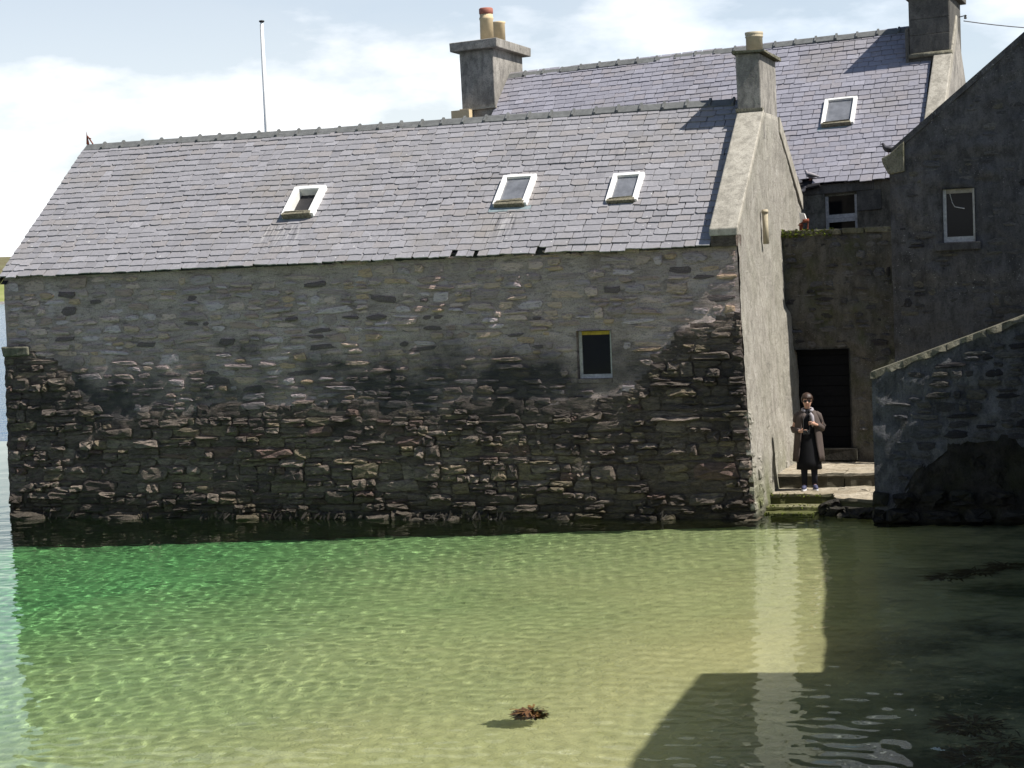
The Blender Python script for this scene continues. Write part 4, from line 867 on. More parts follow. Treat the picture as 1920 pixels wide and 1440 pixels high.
# ================================================================ WINDOW GABLE (house on the right)
h3 = thing('gable_house', 'dark harled gable of the house on the right with one white framed window', 'house', tuple(X3 @ Vector((5, 1, .4))))
def h3top(s): return 6.03 + (s - 2.04) * .79 if s < 5.7 else 6.03 + (5.7 - 2.04) * .79 - (s - 5.7) * .79
def build_h3():
    V0 = -.16; wn = (2.975, 3.545, 4.42, 5.37)
    mb = MB(); wall_grid(mb, X3, 2.06, 9.3, lambda s: -.3, lambda s: h3top(s) - .02, .06, 9.0, [wn], V0); wl = mb.build('gable_wall', M['harl'], h3, True)
    a, b, c, d = wn; rv = MB()
    for p in ([(a, V0 - .04, c), (a, V0 + .2, c), (a, V0 + .2, d), (a, V0 - .04, d)], [(b, V0 - .04, d), (b, V0 + .2, d), (b, V0 + .2, c), (b, V0 - .04, c)], [(a, V0 - .04, d), (a, V0 + .2, d), (b, V0 + .2, d), (b, V0 - .04, d)], [(a, V0 - .04, c), (b, V0 - .04, c), (b, V0 + .2, c), (a, V0 + .2, c)]):
        rv.add([X3 @ Vector(q) for q in p], [(0, 1, 2, 3)])
    w_ = rv.build('window', M['harl'], h3); fr = MB(); y0, y1 = V0 + .03, V0 + .09
    fr.box(a + .005, a + .065, y0, y1, c + .005, d - .005, 0, X3); fr.box(b - .045, b - .005, y0, y1, c + .005, d - .005, 0, X3); fr.box(a + .065, b - .045, y0, y1, c + .005, c + .10, 0, X3); fr.build('frame', M['whiteshade'], w_)
    MB().box(a + .065, b - .045, y0 - .004, y1, d - .085, d - .006, 0, X3).build('head_rail', M['skew'], w_)
    MB().box(a + .03, b - .03, y0 + .03, y0 + .036, c + .03, d - .03, 0, X3).build('pane', M['glass'], w_)
    co = MB(); co.tube([X3 @ Vector(p) for p in ((a + .13, y0 + .012, d - .09), (a + .17, y0 + .012, d - .25), (a + .21, y0 + .012, d - .32), (a + .29, y0 + .012, d - .34), (a + .38, y0 + .012, d - .36))], [.006, .006, .008, .01, .012], 6)
    co.build('cord', M['whiteshade'], w_)
    MB().box(a - .13, b + .1, V0 - .13, V0 + .06, c - .135, c - .002, 0, X3, .006).build('sill', M['harl'], h3, False, .012)
    # kneeler stone and coping
    kn = MB(); kn.add([X3 @ Vector(p) for y in (V0 - .09, V0 + .5) for p in ((1.93, y, 5.98), (1.95, y, 5.88), (2.05, y, 5.68), (2.34, y, 5.72), (2.34, y, 6.26), (2.08, y, 6.05))],
                      [(5, 4, 3, 2, 1, 0), (6, 7, 8, 9, 10, 11)] + [(i, (i + 1) % 6, 6 + (i + 1) % 6, 6 + i) for i in range(6)])
    kn.build('kneeler_stone', M['coping'], h3, False, .02)
    s = 2.1
    while s < 5.6:
        e = min(s + rng.uniform(.7, .95), 5.7); cp = MB(); th = .14
        v = [X3 @ Vector((q, y, h3top(q) + k)) for k in (-.06, .06) for y in (V0 - .055, V0 + .5) for q in (s, e - .008)]
        cp.add(v, [(0, 2, 3, 1), (4, 5, 7, 6), (0, 1, 5, 4), (2, 6, 7, 3), (0, 4, 6, 2), (1, 3, 7, 5)]); cp.build('coping_stone', M['harl'], h3); s = e
    bd = MB(); bd.box(2.1, 9.2, .1, .4, -.3, 5.6, 0, X3)
    rf = MB(); rf.add([X3 @ Vector(p) for p in ((2.0, .36, 5.7), (5.7, .36, 8.6), (9.4, .36, 5.7), (2.0, 7, 5.7), (5.7, 7, 8.6), (9.4, 7, 5.7))], [(0, 1, 4, 3), (1, 2, 5, 4), (0, 2, 1), (3, 4, 5)]); rf.build('roof', M['slate2'], h3)
    sd_ = MB(); sd_.box(2.08, 2.4, .37, 7, -.3, 5.68, 0, X3); sd_.box(9.0, 9.3, .37, 7, -.3, 5.68, 0, X3); sd_.box(2.4, 9.0, 6.7, 7, -.3, 5.68, 0, X3); sd_.build('side_wall', M['harl'], h3)
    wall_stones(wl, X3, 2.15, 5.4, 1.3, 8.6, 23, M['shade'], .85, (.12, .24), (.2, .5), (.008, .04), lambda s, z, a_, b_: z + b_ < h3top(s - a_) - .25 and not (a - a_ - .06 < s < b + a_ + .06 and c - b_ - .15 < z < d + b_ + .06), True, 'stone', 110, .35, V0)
build_h3()

# ================================================================ LOW SLOPING WALL
A4 = math.radians(-2.2); D4 = Vector((math.cos(A4), -math.sin(A4), 0)); N4 = Vector((math.sin(A4), math.cos(A4), 0))
X4 = Matrix(((D4.x, N4.x, 0, 16.10), (D4.y, N4.y, 0, -0.50), (0, 0, 1, 0), (0, 0, 0, 1)))
lw = thing('sloping_wall', 'low harled wall with a sloping rough edged coping running down to the water', 'wall', tuple(X4 @ Vector((1.2, .2, 0))))
def lowtop(s): return 2.36 + .35 * s
def arch(s): return (0.15 + 1.1 * math.sin(min(1.0, max(0.0, (s - .28) / 1.2)) * PI / 2) ** .85 + .12 * fbm(s * 2.3, 1.7, 0, 5)) if s > .28 else 0.05 + .1 * fbm(s * 4, 2)
def build_low():
    mb = MB(); wall_grid(mb, X4, 0.0, 3.0, lambda s: max(-.1, arch(s)), lambda s: lowtop(s) - .04, .05, 12.0, (), 0.0, .05)
    wl = mb.build('harled_face', M['harllow'], lw, True)
    rk = MB(); wall_grid(rk, X4, 0.02, 3.0, lambda s: -.5, lambda s: max(.1, arch(s)) + .1, .12, 14.0, (), .05, .08); wr_ = rk.build('bare_rubble_face', M['darkstone'], lw, True)
    cr = MB(); cr.box(0.0, 3.0, .22, .5, -.5, 2.3, 0, X4); cr.add([X4 @ Vector(p) for p in ((0, .0, -.5), (0, .5, -.5), (0, .5, 2.36), (0, .0, 2.36))], [(0, 3, 2, 1)])
    cr.prism([(0, 2.2), (3, 2.2), (3, lowtop(3) - .03), (0, lowtop(0) - .03)], .05, .5, X4); cr.build('wall_core', M['harllow'], lw)
    s = -.02; r = random.Random(3)
    while s < 2.9:
        e = min(s + r.uniform(.45, .75), 3.0); cp = MB(); n = 6; k = []
        for i in range(n + 1):
            q = s + (e - .008 - s) * i / n; j = r.uniform(-.03, .015)
            k.append([X4 @ Vector((q, -.05 + r.uniform(-.02, .02), lowtop(q) + .035)), X4 @ Vector((q, -.06 + j, lowtop(q) - .06 + r.uniform(-.03, .02))), X4 @ Vector((q, .5, lowtop(q) - .06)), X4 @ Vector((q, .5, lowtop(q) + .035))])
        v = [p for c_ in k for p in c_]; f = [(4 * i + a, 4 * i + (a + 1) % 4, 4 * i + 4 + (a + 1) % 4, 4 * i + 4 + a) for i in range(n) for a in range(4)] + [(3, 2, 1, 0), (4 * n, 4 * n + 1, 4 * n + 2, 4 * n + 3)]
        cp.add(v, f); cp.build('coping_stone', M['coping'], lw); s = e
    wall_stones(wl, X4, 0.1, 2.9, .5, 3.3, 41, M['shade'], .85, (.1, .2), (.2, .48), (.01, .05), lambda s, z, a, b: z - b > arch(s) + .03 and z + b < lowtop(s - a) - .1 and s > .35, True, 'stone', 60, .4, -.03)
    wall_stones(wr_, X4, 0.02, 2.9, -.2, 1.3, 43, M['darkstone'], .9, (.16, .3), (.3, .6), (.05, .14), lambda s, z, a, b: z + b < arch(s) + .02, False, 'base_stone', 60, 1.0, .08)
    wall_stones(wr_, X4, -.05, 2.9, -.22, .28, 45, M['darkstone'], 1.0, (.2, .3), (.3, .7), (.14, .26), lambda s, z, a, b: True, False, 'foot_boulder', 30, 1.0, .0, 0.0)
build_low()

# ================================================================ STEPS
st = thing('stone_steps', 'worn stone steps coming up out of the water beside the shed gable', 'steps', (14.7, 1.5, 0))
def slab(poly, z0, z1, name, seed, mat='step', parent=None, amp=.02):
    """a worn slab: outline in plan, subdivided rim, uneven top"""
    r = random.Random(seed); pts = []
    for (a, b) in zip(poly, poly[1:] + poly[:1]):
        n = max(2, int((Vector(b) - Vector(a)).length / .14))
        for i in range(n):
            q = Vector(a).lerp(Vector(b), i / n); pts.append((q.x + r.uniform(-amp, amp), q.y + r.uniform(-amp, amp)))
    n = len(pts); c = Vector((sum(p[0] for p in pts) / n, sum(p[1] for p in pts) / n)); mb = MB(); v = []
    for k, z in ((.972, z0), (.975, z1 - .09), (1.0, z1 - .05), (.985, z1 - .005), (.6, z1), (.25, z1 + .004)):
        for p in pts:
            q = c + (Vector(p) - c) * k; v.append((q.x, q.y, z + (r.uniform(-amp, amp) * .5 if z > z0 else 0)))
    v.append((c.x, c.y, z1)); f = [(j * n + i, j * n + (i + 1) % n, (j + 1) * n + (i + 1) % n, (j + 1) * n + i) for j in range(5) for i in range(n)] + [(5 * n + i, 5 * n + (i + 1) % n, 6 * n) for i in range(n)]
    mb.add(v, f); return mb.build(name, M[mat], parent or st)
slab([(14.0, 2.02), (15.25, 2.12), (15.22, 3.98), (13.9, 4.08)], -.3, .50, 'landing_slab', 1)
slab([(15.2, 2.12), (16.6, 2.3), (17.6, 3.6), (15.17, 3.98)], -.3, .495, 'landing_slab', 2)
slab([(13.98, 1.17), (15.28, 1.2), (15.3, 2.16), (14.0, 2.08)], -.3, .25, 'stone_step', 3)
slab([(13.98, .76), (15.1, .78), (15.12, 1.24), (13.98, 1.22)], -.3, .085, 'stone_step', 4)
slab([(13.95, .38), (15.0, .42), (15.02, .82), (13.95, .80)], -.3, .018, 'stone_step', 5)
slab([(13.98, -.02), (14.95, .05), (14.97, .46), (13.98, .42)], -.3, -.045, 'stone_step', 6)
mo = MB(); r_ = random.Random(8)
for _ in range(260):
    x, (y, z) = r_.uniform(14.0, 15.0), r_.choice(((1.18, .235), (1.2, .24), (.77, .08), (.40, .02), (.85, .095)))
    x = 14.0 + (x - 14.0) ** 1.3; p = Vector((x, y + r_.uniform(-.04, .04), z + r_.uniform(-.03, .01))); q = r_.uniform(.01, .03)
    v = [p + Vector((r_.uniform(-q, q), r_.uniform(-q, q), r_.uniform(-q, q))) for _ in range(4)]; mo.add(v, [(0, 1, 2), (0, 2, 3), (0, 3, 1), (1, 3, 2)])
tag(mo.build('moss', M['moss'], st), kind='stuff')
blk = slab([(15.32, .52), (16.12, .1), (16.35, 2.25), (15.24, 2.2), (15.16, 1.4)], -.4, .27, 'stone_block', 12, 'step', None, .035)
blk.parent = None; blk.matrix_parent_inverse = Matrix(); tag(blk, 'broad flat topped rock slab beside the steps at the foot of the sloping wall', 'rock')

r_ = random.Random(31); LP = Pieces(stone_variants(10, False, 1.0, r_))
for i in range(16):
    x = r_.uniform(15.22, 16.3); q = (x - 15.22) / 1.08; wd, h = r_.uniform(.22, .5), r_.uniform(.14, .3)
    LP.put(r_.randrange(10), stone_mat((x, .58 - .5 * q, r_.uniform(-.12, .14)), (1, 0, 0), (-.15, -1, .1), wd, h, r_.uniform(.12, .28), r_.uniform(-.3, .3)), wd, h)
LP.finish('rock_lump', M['darkstone'], blk)

# ================================================================ BUILDINGS OUTSIDE THE FRAME ON THE RIGHT (their shadow lies on the water)
def outside_house(p0, p1, eave, depth_, label):
    a, b = Vector((*p0, 0)), Vector((*p1, 0)); d = (b - a).normalized(); n_ = Vector((-d.y, d.x, 0))
    if n_.x < 0: n_ = -n_
    L_ = (b - a).length; X = Matrix(((d.x, n_.x, 0, a.x), (d.y, n_.y, 0, a.y), (0, 0, 1, 0), (0, 0, 0, 1)))
    t = thing('harbour_house', label, 'house', tuple(a.lerp(b, .5)), 'harbour houses past the right edge')
    m = MB(); m.box(0, L_, 0, depth_, -.6, eave, 0, X)
    for k in (0, L_): m.add([X @ Vector(p) for p in ((k, 0, eave), (k, depth_, eave), (k, depth_ / 2, eave + depth_ * .32))], [(0, 1, 2)])
    m.build('wall', M['harl'], t)
    r = MB(); h = eave + depth_ * .32
    r.add([X @ Vector(p) for p in ((-.05, -.05, eave - .03), (L_ + .05, -.05, eave - .03), (L_ + .05, depth_ / 2, h + .04), (-.05, depth_ / 2, h + .04), (L_ + .05, depth_ + .05, eave - .03), (-.05, depth_ + .05, eave - .03))], [(0, 1, 2, 3), (3, 2, 4, 5)]); r.build('roof', M['slate2'], t)
    k = 1.5
    while k < L_ - 1.5:
        f = MB(); f.box(k, k + .8, -.03, .02, 1.9, 3.1, 0, X); w_ = f.build('window', M['whiteshade'], t); g = MB(); g.box(k + .08, k + .72, -.036, 0, 1.98, 3.02, 0, X); g.build('pane', M['glass'], w_); k += 2.6
outside_house((19.12, -.70), (20.66, -11.72), 4.62, 6.0, 'plain harled harbour house standing in the water past the sloping wall')
outside_house((20.70, -11.75), (21.09, -19.5), 6.3, 6.5, 'taller harled harbour house next along the quay')

# ================================================================ SMALL THINGS
def flagpole():
    t = thing('flagpole', 'tall white flagpole with a dark cap standing behind the shed roof', 'flagpole', (0.77, 10.0, .42))
    m = MB(); m.lathe([(.07, 0), (.064, 4), (.054, 7.5), (.034, 9.93)], 14, (.77, 10, .42)); m.build('pole', M['pole'], t, True)
    m = MB(); m.lathe([(.02, 0), (.04, .015), (.062, .03), (.066, .045), (.06, .06), (.02, .07)], 14, (.77, 10, 10.33)); m.build('cap', M['iron'], t, True)
    m = MB(); m.tube([(.70, 9.99, 1.5), (.71, 9.99, 6), (.735, 9.99, 10.3)], .008, 5); m.build('halyard', M['iron'], t)
flagpole()

def seaweed(name, label, c, rad, n, seed, up, thing_=True, length=(.08, .16)):
    r = random.Random(seed); mb = MB()
    for _ in range(n):
        a = r.uniform(0, 2 * PI); q = r.random() ** .7 * rad * .55; p = Vector((c[0] + q * math.cos(a), c[1] + q * math.sin(a), c[2] + r.uniform(-.5, .5) * up))
        a2 = a + r.uniform(-.9, .9); L_ = r.uniform(*length); wv = r.uniform(.006, .014); tn = r.random()
        d = Vector((math.cos(a2), math.sin(a2), r.uniform(-.3, .45))).normalized(); sd_ = d.cross(Vector((0, 0, 1))).normalized(); v = []
        for k, ww in ((0, .5), (.35, 1), (.7, 1.2), (1, .3)):
            o = p + d * (L_ * k) + Vector((0, 0, -.03 * k * k + r.uniform(-.008, .008))) + sd_ * r.uniform(-.01, .01)
            v += [o - sd_ * wv * ww, o + sd_ * wv * ww + Vector((0, 0, .004))]
        mb.add(v, [(0, 1, 3, 2), (2, 3, 5, 4), (4, 5, 7, 6)], 0, tn)
    o = mb.build(name, M['weed']); o.data.materials[0] = M['weed']; return o
w1 = seaweed('seaweed_clump', '', (14.54, -13.68, -.02), .135, 340, 3, .13); tag(w1, 'clump of brown bladderwrack drifting at the surface over the pale sand', 'seaweed')
bed_weed = []
for i, (x, y, rr, n) in enumerate(((17.65, -5.3, .4, 130), (18.0, -4.9, .4, 130), (18.35, -4.4, .4, 130), (18.55, -13.2, .45, 200), (18.75, -14.2, .5, 200), (18.9, -13.7, .4, 60))):
    bed_weed.append(seaweed('seaweed_bed', '', (x, y, -depth(x, y) + .03), rr, n, 20 + i, .03, False, (.1, .28)))
wv = MB()
for o in bed_weed:
    vs = [v.co for v in o.data.vertices]; wv.add(vs, [tuple(p.vertices) for p in o.data.polygons]); me = o.data; bpy.data.objects.remove(o); bpy.data.meshes.remove(me)
tag(wv.build('seaweed_bed', M['weed']), 'dark wrack lying on the shaded sea bed', kind='stuff')

fr_ = MB(); r_ = random.Random(77)
for _ in range(700):
    x = r_.uniform(0, LX); 
    if fbm(x * .9, 4.4) < -.12: continue
    p = Vector((x + lean(x, 0), -front_o(x, 0) - r_.uniform(.03, .14), r_.uniform(-.1, .16))); d = Vector((r_.uniform(-.5, .5), -r_.uniform(.2, .8), -r_.uniform(.4, 1))).normalized(); L_ = r_.uniform(.06, .2); wv_ = r_.uniform(.006, .016); sd_ = d.cross(Vector((0, -1, .3))).normalized()
    fr_.add([p - sd_ * wv_, p + sd_ * wv_, p + d * L_ * .6 + sd_ * wv_ * 1.2, p + d * L_, p + d * L_ * .6 - sd_ * wv_ * 1.2], [(0, 1, 2, 3, 4)], 0, r_.random())
tag(fr_.build('seaweed_fringe', M['darkweed']), 'dark fringe of wrack hanging along the foot of the harbour wall at the waterline', kind='stuff')

def wire():
    t = thing('overhead_wire', 'thin overhead wire running from the far chimney across the sky', 'wire', (16.7, 11.7, 9.2))
    p0, p1 = Vector((16.72, 11.6, 9.27)), Vector((24.5, 14.2, 9.45)); pts = []
    for i in range(25):
        k = i / 24; q = p0.lerp(p1, k); q.z -= 1.0 * 4 * k * (1 - k) * .42; pts.append(q)
    m = MB(); m.tube(pts, .011, 5); m.build('cable', M['iron'], t)
    m = MB(); m.tube([(16.62, 11.6, 9.36), (16.74, 11.6, 9.38)], .012, 6); m.lathe([(.02, 0), (.035, .02), (.02, .05), (.035, .07), (.012, .09)], 10, (16.76, 11.6, 9.31)); m.build('insulator', M['iron'], t)
wire()
def scraps():
    t = thing('rusty_pipe', 'short rusty iron pipe elbow standing on the mossy wall top', 'pipe', (14.33, 4.38, 4.76))
    m = MB(); m.tube([(14.25, 4.38, 4.76), (14.25, 4.38, 4.9), (14.30, 4.36, 4.94), (14.40, 4.34, 4.95)], .035, 10); m.lathe([(.035, 0), (.055, 0), (.055, .02), (.035, .02)], 10, (14.25, 4.38, 4.86)); m.build('elbow', M['rust'], t, True)
    m = MB(); m.tube([(14.37, 4.36, 4.76), (14.38, 4.36, 4.86), (14.39, 4.35, 4.93)], .014, 6); m.build('strut', M['rust'], t)
    m = MB(); m.add([(14.22, 4.5, 4.92), (14.34, 4.48, 4.95), (14.30, 4.47, 5.08), (14.20, 4.5, 5.10), (14.23, 4.52, 4.92), (14.35, 4.50, 4.95), (14.31, 4.49, 5.08), (14.21, 4.52, 5.10)], [(0, 1, 2, 3), (7, 6, 5, 4), (0, 4, 5, 1), (1, 5, 6, 2), (2, 6, 7, 3), (3, 7, 4, 0)])
    tag(m.build('slate_scrap', M['white']), 'pale scrap of board wedged behind the rusty pipe at the gable corner', 'scrap')
scraps()

def skin(name, nodes, edges, mat, parent, sub=2, root=None):
    """a continuous surface grown round a skeleton; nodes: key -> ((x, y, z), radius)"""
    keys = list(nodes); me = bpy.data.meshes.new(name)
    me.from_pydata([nodes[k][0] for k in keys], [(keys.index(a), keys.index(b)) for a, b in edges], []); o = bpy.data.objects.new(name, me); C.objects.link(o)
    m = o.modifiers.new('skin', 'SKIN'); m.use_smooth_shade = True
    for i, k in enumerate(keys):
        r = nodes[k][1]; sv = me.skin_vertices[0].data[i]; sv.radius = r if hasattr(r, '__len__') else (r, r); sv.use_root = (k == (root or keys[0]))
    s_ = o.modifiers.new('sub', 'SUBSURF'); s_.levels = sub; s_.render_levels = sub
    bpy.context.view_layer.update(); ev = o.evaluated_get(bpy.context.evaluated_depsgraph_get()); nm = bpy.data.meshes.new_from_object(ev)
    o.modifiers.clear(); o.data = nm; bpy.data.meshes.remove(me); nm.materials.clear(); nm.materials.append(mat); nm.polygons.foreach_set('use_smooth', [True] * len(nm.polygons))
    if parent: o.parent = parent
    return o

def person():
    sk = plain("warm_skin", (0.50, 0.29, 0.21), .55, .4, 0, .05); coat = plain("brown_raincoat", (0.076, 0.059, 0.053), .8, .25, 0, .12, 9); black = plain("black_knit", (0.010, 0.010, 0.012), .9, .2)  # skin is one even warm tone
    jean = plain("dark_trousers", (0.014, 0.015, 0.022), .85, .2); hair = plain("dark_brown_hair", (0.04, 0.02, 0.013), .5, .5, 0, .3, 60, .006); shoe = plain("navy_canvas", (0.05, 0.055, 0.11), .7); soles = plain("white_rubber", (.6, .6, .62), .6)
    scarf = plain("grey_check_scarf", (0.30, 0.28, 0.30), .85, .2, 0, .5, 34); lens_ = plain("black_lens", (.012, .008, .008), .1, .6)
    t = thing('person', 'person in a long brown raincoat and sunglasses standing on the steps holding a small camera', 'person', (14.70, 1.72, .255)); t.rotation_euler = (0, 0, math.radians(9.3)); PINV[t.name] = Matrix()
    N = {'pelvis': ((0, 0, .84), (.14, .10)), 'waist': ((0, 0, 1.0), (.115, .085)), 'chest': ((0, 0, 1.20), (.14, .095)), 'nb': ((0, .01, 1.345), .055), 'neck': ((0, -.005, 1.40), .046),
         'jaw': ((0, -.032, 1.455), .058), 'face': ((0, -.028, 1.52), .074), 'head': ((0, -.008, 1.58), .083), 'top': ((0, 0, 1.635), .05), 'nose': ((0, -.118, 1.505), .010)}
    E_ = [('pelvis', 'waist'), ('waist', 'chest'), ('chest', 'nb'), ('nb', 'neck'), ('neck', 'jaw'), ('jaw', 'face'), ('face', 'head'), ('head', 'top'), ('face', 'nose')]
    arms = {-1: ((-.165, .0, 1.315), (-.245, .03, 1.06), (-.135, -.20, 1.03), (-.085, -.255, 1.035)), 1: ((.165, .0, 1.315), (.25, .03, 1.07), (.14, -.19, 1.14), (.085, -.235, 1.165))}
    for s, (a, b, c, d) in arms.items():
        q = 'r' if s < 0 else 'l'
        N[q + 'sh'] = (a, .055); N[q + 'el'] = (b, .038); N[q + 'wr'] = (c, .024); N[q + 'pa'] = (d, (.034, .018)); E_ += [('chest', q + 'sh'), (q + 'sh', q + 'el'), (q + 'el', q + 'wr'), (q + 'wr', q + 'pa')]
        dv = (Vector(d) - Vector(c)).normalized()
        for i in range(4):
            zf = .026 - .0175 * i; p1 = Vector(d) + dv * .035 + Vector((0, -.008, zf)); p2 = p1 + Vector((-s * .03, -.012 + .01 * i, -.004)) * (1.1 - .08 * abs(i - 1)); p3 = p2 + Vector((-s * .018, .016, -.008))
            for k, p in ((1, p1), (2, p2), (3, p3)): N['%sf%d%d' % (q, i, k)] = (tuple(p), .0085 - .0007 * k)
            E_ += [(q + 'pa', '%sf%d1' % (q, i)), ('%sf%d1' % (q, i), '%sf%d2' % (q, i)), ('%sf%d2' % (q, i), '%sf%d3' % (q, i))]
        p1 = Vector(c) + dv * .03 + Vector((0, .012, .03)); p2 = p1 + Vector((-s * .03, -.01, .022)); N[q + 't1'] = (tuple(p1), .011); N[q + 't2'] = (tuple(p2), .009); E_ += [(q + 'pa', q + 't1'), (q + 't1', q + 't2')]
        x = s * .085
        N[q + 'hip'] = ((x, 0, .78), .085); N[q + 'kn'] = ((x, -.012, .46), .052); N[q + 'an'] = ((x * 1.02, .012, .09), .034); N[q + 'to'] = ((x * 1.25, -.11, .035), (.034, .022)); E_ += [('pelvis', q + 'hip'), (q + 'hip', q + 'kn'), (q + 'kn', q + 'an'), (q + 'an', q + 'to')]
        N[q + 'ear'] = ((s * .086, -.005, 1.525), .012); E_.append(('face', q + 'ear'))
    skin('body', N, E_, sk, t, 2, 'pelvis')
    def loft(name, rings, mat, a0, a1, n, thick=0.0, wob=0.0, seed=1):
        mb = MB(); v = []; closed = rings[0][4] == 0
        for j, (z, rx, ry, cy, gap) in enumerate(rings):
            for i in range(n + (0 if closed else 1)):
                a = math.radians(a0 + gap + (a1 - a0 - 2 * gap) * i / n) - PI / 2
                k = 1 + wob * math.sin(i * 1.7 + seed) * (1 - z) * .9
                v.append((rx * k * math.cos(a), cy + ry * k * math.sin(a), z))
        m_ = n if closed else n + 1
        f = [(j * m_ + i, j * m_ + (i + 1) % m_, (j + 1) * m_ + (i + 1) % m_, (j + 1) * m_ + i) for j in range(len(rings) - 1) for i in range(n)]
        mb.add(v, f); o = mb.build(name, mat, t, True)
        if thick: q = o.modifiers.new('solid', 'SOLIDIFY'); q.thickness = thick; q.offset = 1
        return o
    loft('dress', [(.36, .215, .155, 0, 0), (.5, .205, .15, 0, 0), (.75, .19, .14, 0, 0), (.98, .16, .12, 0, 0), (1.18, .16, .115, 0, 0), (1.30, .13, .095, 0, 0), (1.35, .062, .06, .005, 0), (1.41, .054, .055, -.002, 0)], black, 0, 360, 28, .004, .05)
    loft('raincoat', [(.50, .262, .20, .02, 42), (.62, .255, .195, .02, 38), (.8, .24, .18, .02, 33), (1.0, .222, .165, .015, 30), (1.15, .212, .155, .01, 28), (1.27, .20, .13, .01, 26), (1.335, .16, .10, .015, 28), (1.375, .095, .075, .015, 30)], coat, 0, 360, 30, .012, .09, 2)
    for s, (a, b, c, d) in arms.items():
        e = Vector(b).lerp(Vector(c), .86); m = MB(); A, B = Vector(a), Vector(b)
        m.tube([A + Vector((-s * .03, 0, .01)), A + Vector((s * .012, 0, -.03)), A.lerp(B, .5), B + Vector((s * .006, .01, .02)), B.lerp(e, .12) + Vector((0, 0, -.02)), B.lerp(e, .55), e], [.05, .064, .06, .056, .056, .052, .045], 14); m.build('sleeve', coat, t, True)
        x = s * .085; m = MB(); m.tube([(x, 0, .62), (x, -.012, .44), (x * 1.01, .0, .25), (x * 1.02, .01, .085)], [.082, .066, .055, .047], 12); m.build('trouser_leg', jean, t, True)
        m = MB(); m.tube([(x * 1.0, .045, .05), (x * 1.02, .02, .062), (x * 1.12, -.05, .055), (x * 1.28, -.125, .042), (x * 1.36, -.16, .034)], [.03, .042, .042, .038, .018], 12); sh = m.build('shoe', shoe, t, True)
        m = MB(); pl = [(x + s * .036, .06), (x + s * .05, -.05), (x * 1.36 + s * .03, -.15), (x * 1.36, -.18), (x * 1.36 - s * .035, -.15), (x - s * .036, -.05), (x - s * .034, .06)]
        m.add([(p, q, 0) for p, q in pl] + [(p, q, .022) for p, q in pl], [tuple(range(7)) if s > 0 else tuple(range(6, -1, -1)), tuple(range(13, 6, -1)) if s > 0 else tuple(range(7, 14))] + [(i, 7 + i, 7 + (i + 1) % 7, (i + 1) % 7) for i in range(7)]); m.build('sole', soles, sh)
        m = MB(); m.tube([(s * .04, -.105, 1.33), (s * .075, -.12, 1.28), (s * .085, -.15, 1.18), (s * .08, -.16, 1.10)] if s > 0 else [(-.04, -.105, 1.33), (-.08, -.12, 1.27), (-.09, -.15, 1.17)], [.03, .034, .03, .012] if s > 0 else [.028, .03, .012], 8); m.build('lapel', scarf if s > 0 else coat, t, True)
    m = MB(); pts = [(.085 * math.cos(a), .0 + .08 * math.sin(a), 1.385 - .022 * math.sin(a + PI) - .0) for a in [math.radians(d) for d in range(-60, 245, 20)]]; m.tube(pts, .026, 8); m.build('hood_collar', scarf, t, True)
    # hair: a bowl shaped crop with a fringe
    mb = MB(); n, k = 28, 12; v = []; r = random.Random(6)
    for j in range(k + 1):
        ph = PI * .70 * j / k
        for i in range(n):
            th = 2 * PI * i / n; q = 1 + .05 * fbm(math.cos(th) * 3, math.sin(th) * 3, j * .25)
            v.append((.100 * q * math.sin(ph) * math.cos(th), -.004 + .112 * q * math.sin(ph) * math.sin(th), 1.575 + .108 * q * math.cos(ph)))
    f = []
    for j in range(k):
        for i in range(n):
            p = v[(j + 1) * n + i]
            front = p[1] < -.035 and abs(p[0]) < .088
            if front and p[2] < 1.572 + .01 * math.sin(i * 2.3): continue
            f.append((j * n + i, (j + 1) * n + i, (j + 1) * n + (i + 1) % n, j * n + (i + 1) % n))
    mb.add(v, f); h = mb.build('hair', hair, t, True); q = h.modifiers.new('solid', 'SOLIDIFY'); q.thickness = .012; q.offset = -1
    g = MB()
    for s in (-1, 1):
        ring = [(s * .036 + .028 * math.cos(a), -.103 + .012 * abs(math.cos(a)) * (1 if math.cos(a) * s > 0 else .2), 1.538 + .022 * math.sin(a)) for a in [2 * PI * i / 14 for i in range(14)]]
        g.add(ring + [(p[0], p[1] + .006, p[2]) for p in ring], [tuple(range(14)), tuple(range(27, 13, -1))] + [(i, 14 + i, 14 + (i + 1) % 14, (i + 1) % 14) for i in range(14)])
        g.tube([(s * .063, -.092, 1.545), (s * .085, -.05, 1.54), (s * .088, .0, 1.535)], .004, 5)
    g.tube([(-.012, -.106, 1.545), (.012, -.106, 1.545)], .004, 5); g.build('sunglasses', lens_, t)
    m = MB(); m.tube([(-.018, -.098, 1.468), (0, -.102, 1.466), (.018, -.098, 1.468)], [.003, .006, .003], 6); m.build('mouth', plain("lips", (.36, .13, .11), .5), t, True)
    # the camera held in the right hand, on a neck strap
    X = t.matrix_basis.copy() if False else Matrix.Translation(t.location) @ Matrix.Rotation(math.radians(9.3), 4, 'Z')
    c = thing('compact_camera', 'small black camera held at the waist by the person on the steps', 'camera', tuple(X @ Vector((-.03, -.29, 1.02)))); ck = plain("black_camera_shell", (.012, .012, .013), .45, .5)
    m = MB(); m.box(-.085, .03, -.30, -.262, .985, 1.055, 0, X); m.box(-.05, -.005, -.295, -.266, 1.055, 1.07, 0, X); m.build('body', ck, c, False, .004)
    m = MB(); m.lathe([(.026, 0), (.026, .03), (.023, .03), (.023, .045), (.017, .045), (.015, .02)], 16, (0, 0, 0), 0, True, X @ Matrix.Translation((-.022, -.298, 1.018)) @ Matrix.Rotation(PI / 2, 4, 'X')); m.build('lens', lens_, c, True)
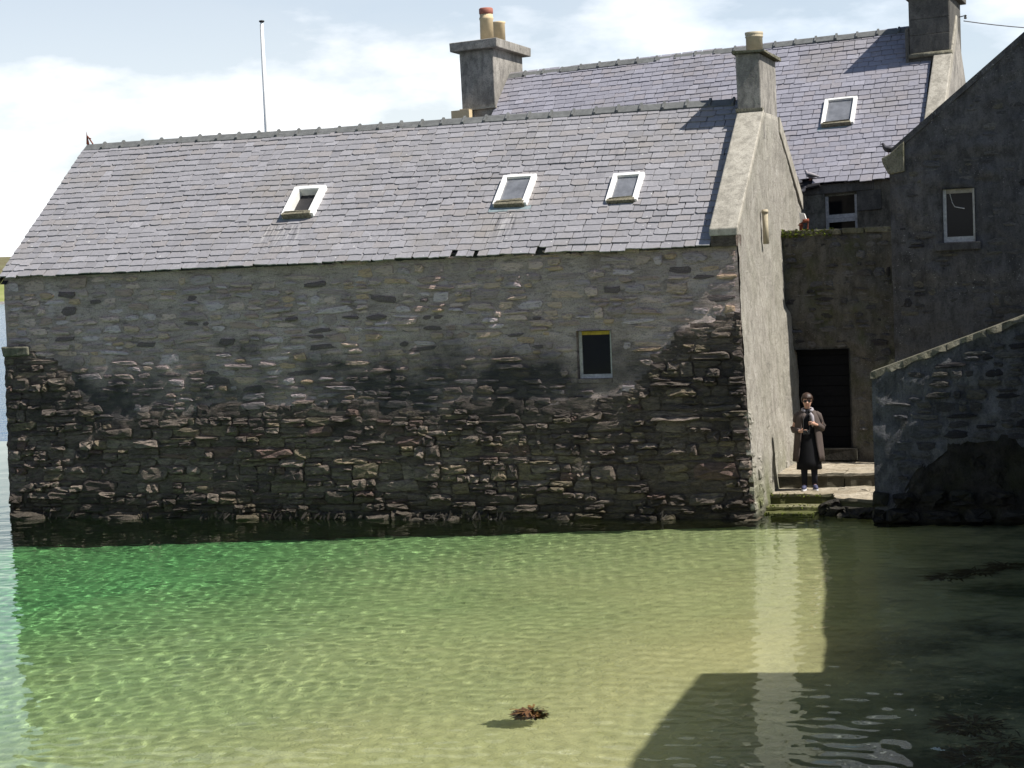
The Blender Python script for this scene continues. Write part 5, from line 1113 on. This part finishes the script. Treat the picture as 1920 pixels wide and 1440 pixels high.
    m = MB(); m.tube([X @ Vector(p) for p in ((-.085, -.28, 1.05), (-.075, -.2, 1.2), (-.055, -.09, 1.36))], .005, 5); m.tube([X @ Vector(p) for p in ((.03, -.28, 1.05), (.03, -.2, 1.2), (.05, -.09, 1.36))], .005, 5); m.build('strap', ck, c)
person()

def pigeon(p, yaw, label, cols, s=1.0, group='pigeons on the roofs'):
    bm, wm = plain("pigeon_plumage_" + cols[0], cols[1], .7, .3, 0, .25, 60), plain("pigeon_wing_" + cols[0], cols[2], .7, .3, 0, .3, 40)
    t = thing('pigeon', label, 'pigeon', p, group); t.rotation_euler = (0, 0, yaw); t.scale = (s, s, s); PINV[t.name] = Matrix()
    m = MB(); m.tube([(-.19, 0, .085), (-.12, 0, .095), (-.06, 0, .105), (.0, 0, .115), (.05, 0, .135), (.078, 0, .165), (.09, 0, .195), (.10, 0, .215), (.118, 0, .215), (.128, 0, .212), (.148, 0, .205)], [.012, .028, .052, .062, .055, .038, .028, .026, .02, .008, .002], 12); m.build('body', bm, t, True)
    for k in (-1, 1):
        m = MB(); m.tube([(.05, k * .045, .135), (.01, k * .058, .125), (-.06, k * .05, .11), (-.15, k * .022, .092)], [.012, .032, .027, .006], 8); m.build('wing', wm, t, True)
        m = MB(); m.tube([(.0, k * .022, .07), (.005, k * .024, .012), (.03, k * .028, .004)], [.008, .005, .004], 6); m.build('leg', M['terracotta'], t, True)
    return t
grey = ('grey', (.13, .13, .15), (.09, .09, .10)); pale = ('pale', (.27, .25, .265), (.10, .095, .10)); dark = ('dark', (.045, .045, .055), (.03, .03, .035))
b1 = X2 @ Vector((-1.20, -.06, 5.90)); pigeon(b1, PI - .25, 'pale breasted pigeon standing on the broken eave of the house behind', pale)
pigeon(X2 @ Vector((-1.44, -.16, 5.78)), PI * .6, 'dark pigeon hunched on the gutter stub, upper of two by the gable edge', dark)
pigeon(X2 @ Vector((-1.38, -.22, 5.58)), 0.2, 'dark pigeon lower of two under the broken eave by the gable edge', dark, .9)
pigeon(X3 @ Vector((2.02, .0, 6.03)), PI + .2, 'dark pigeon perched on the kneeler stone of the window gable', dark)
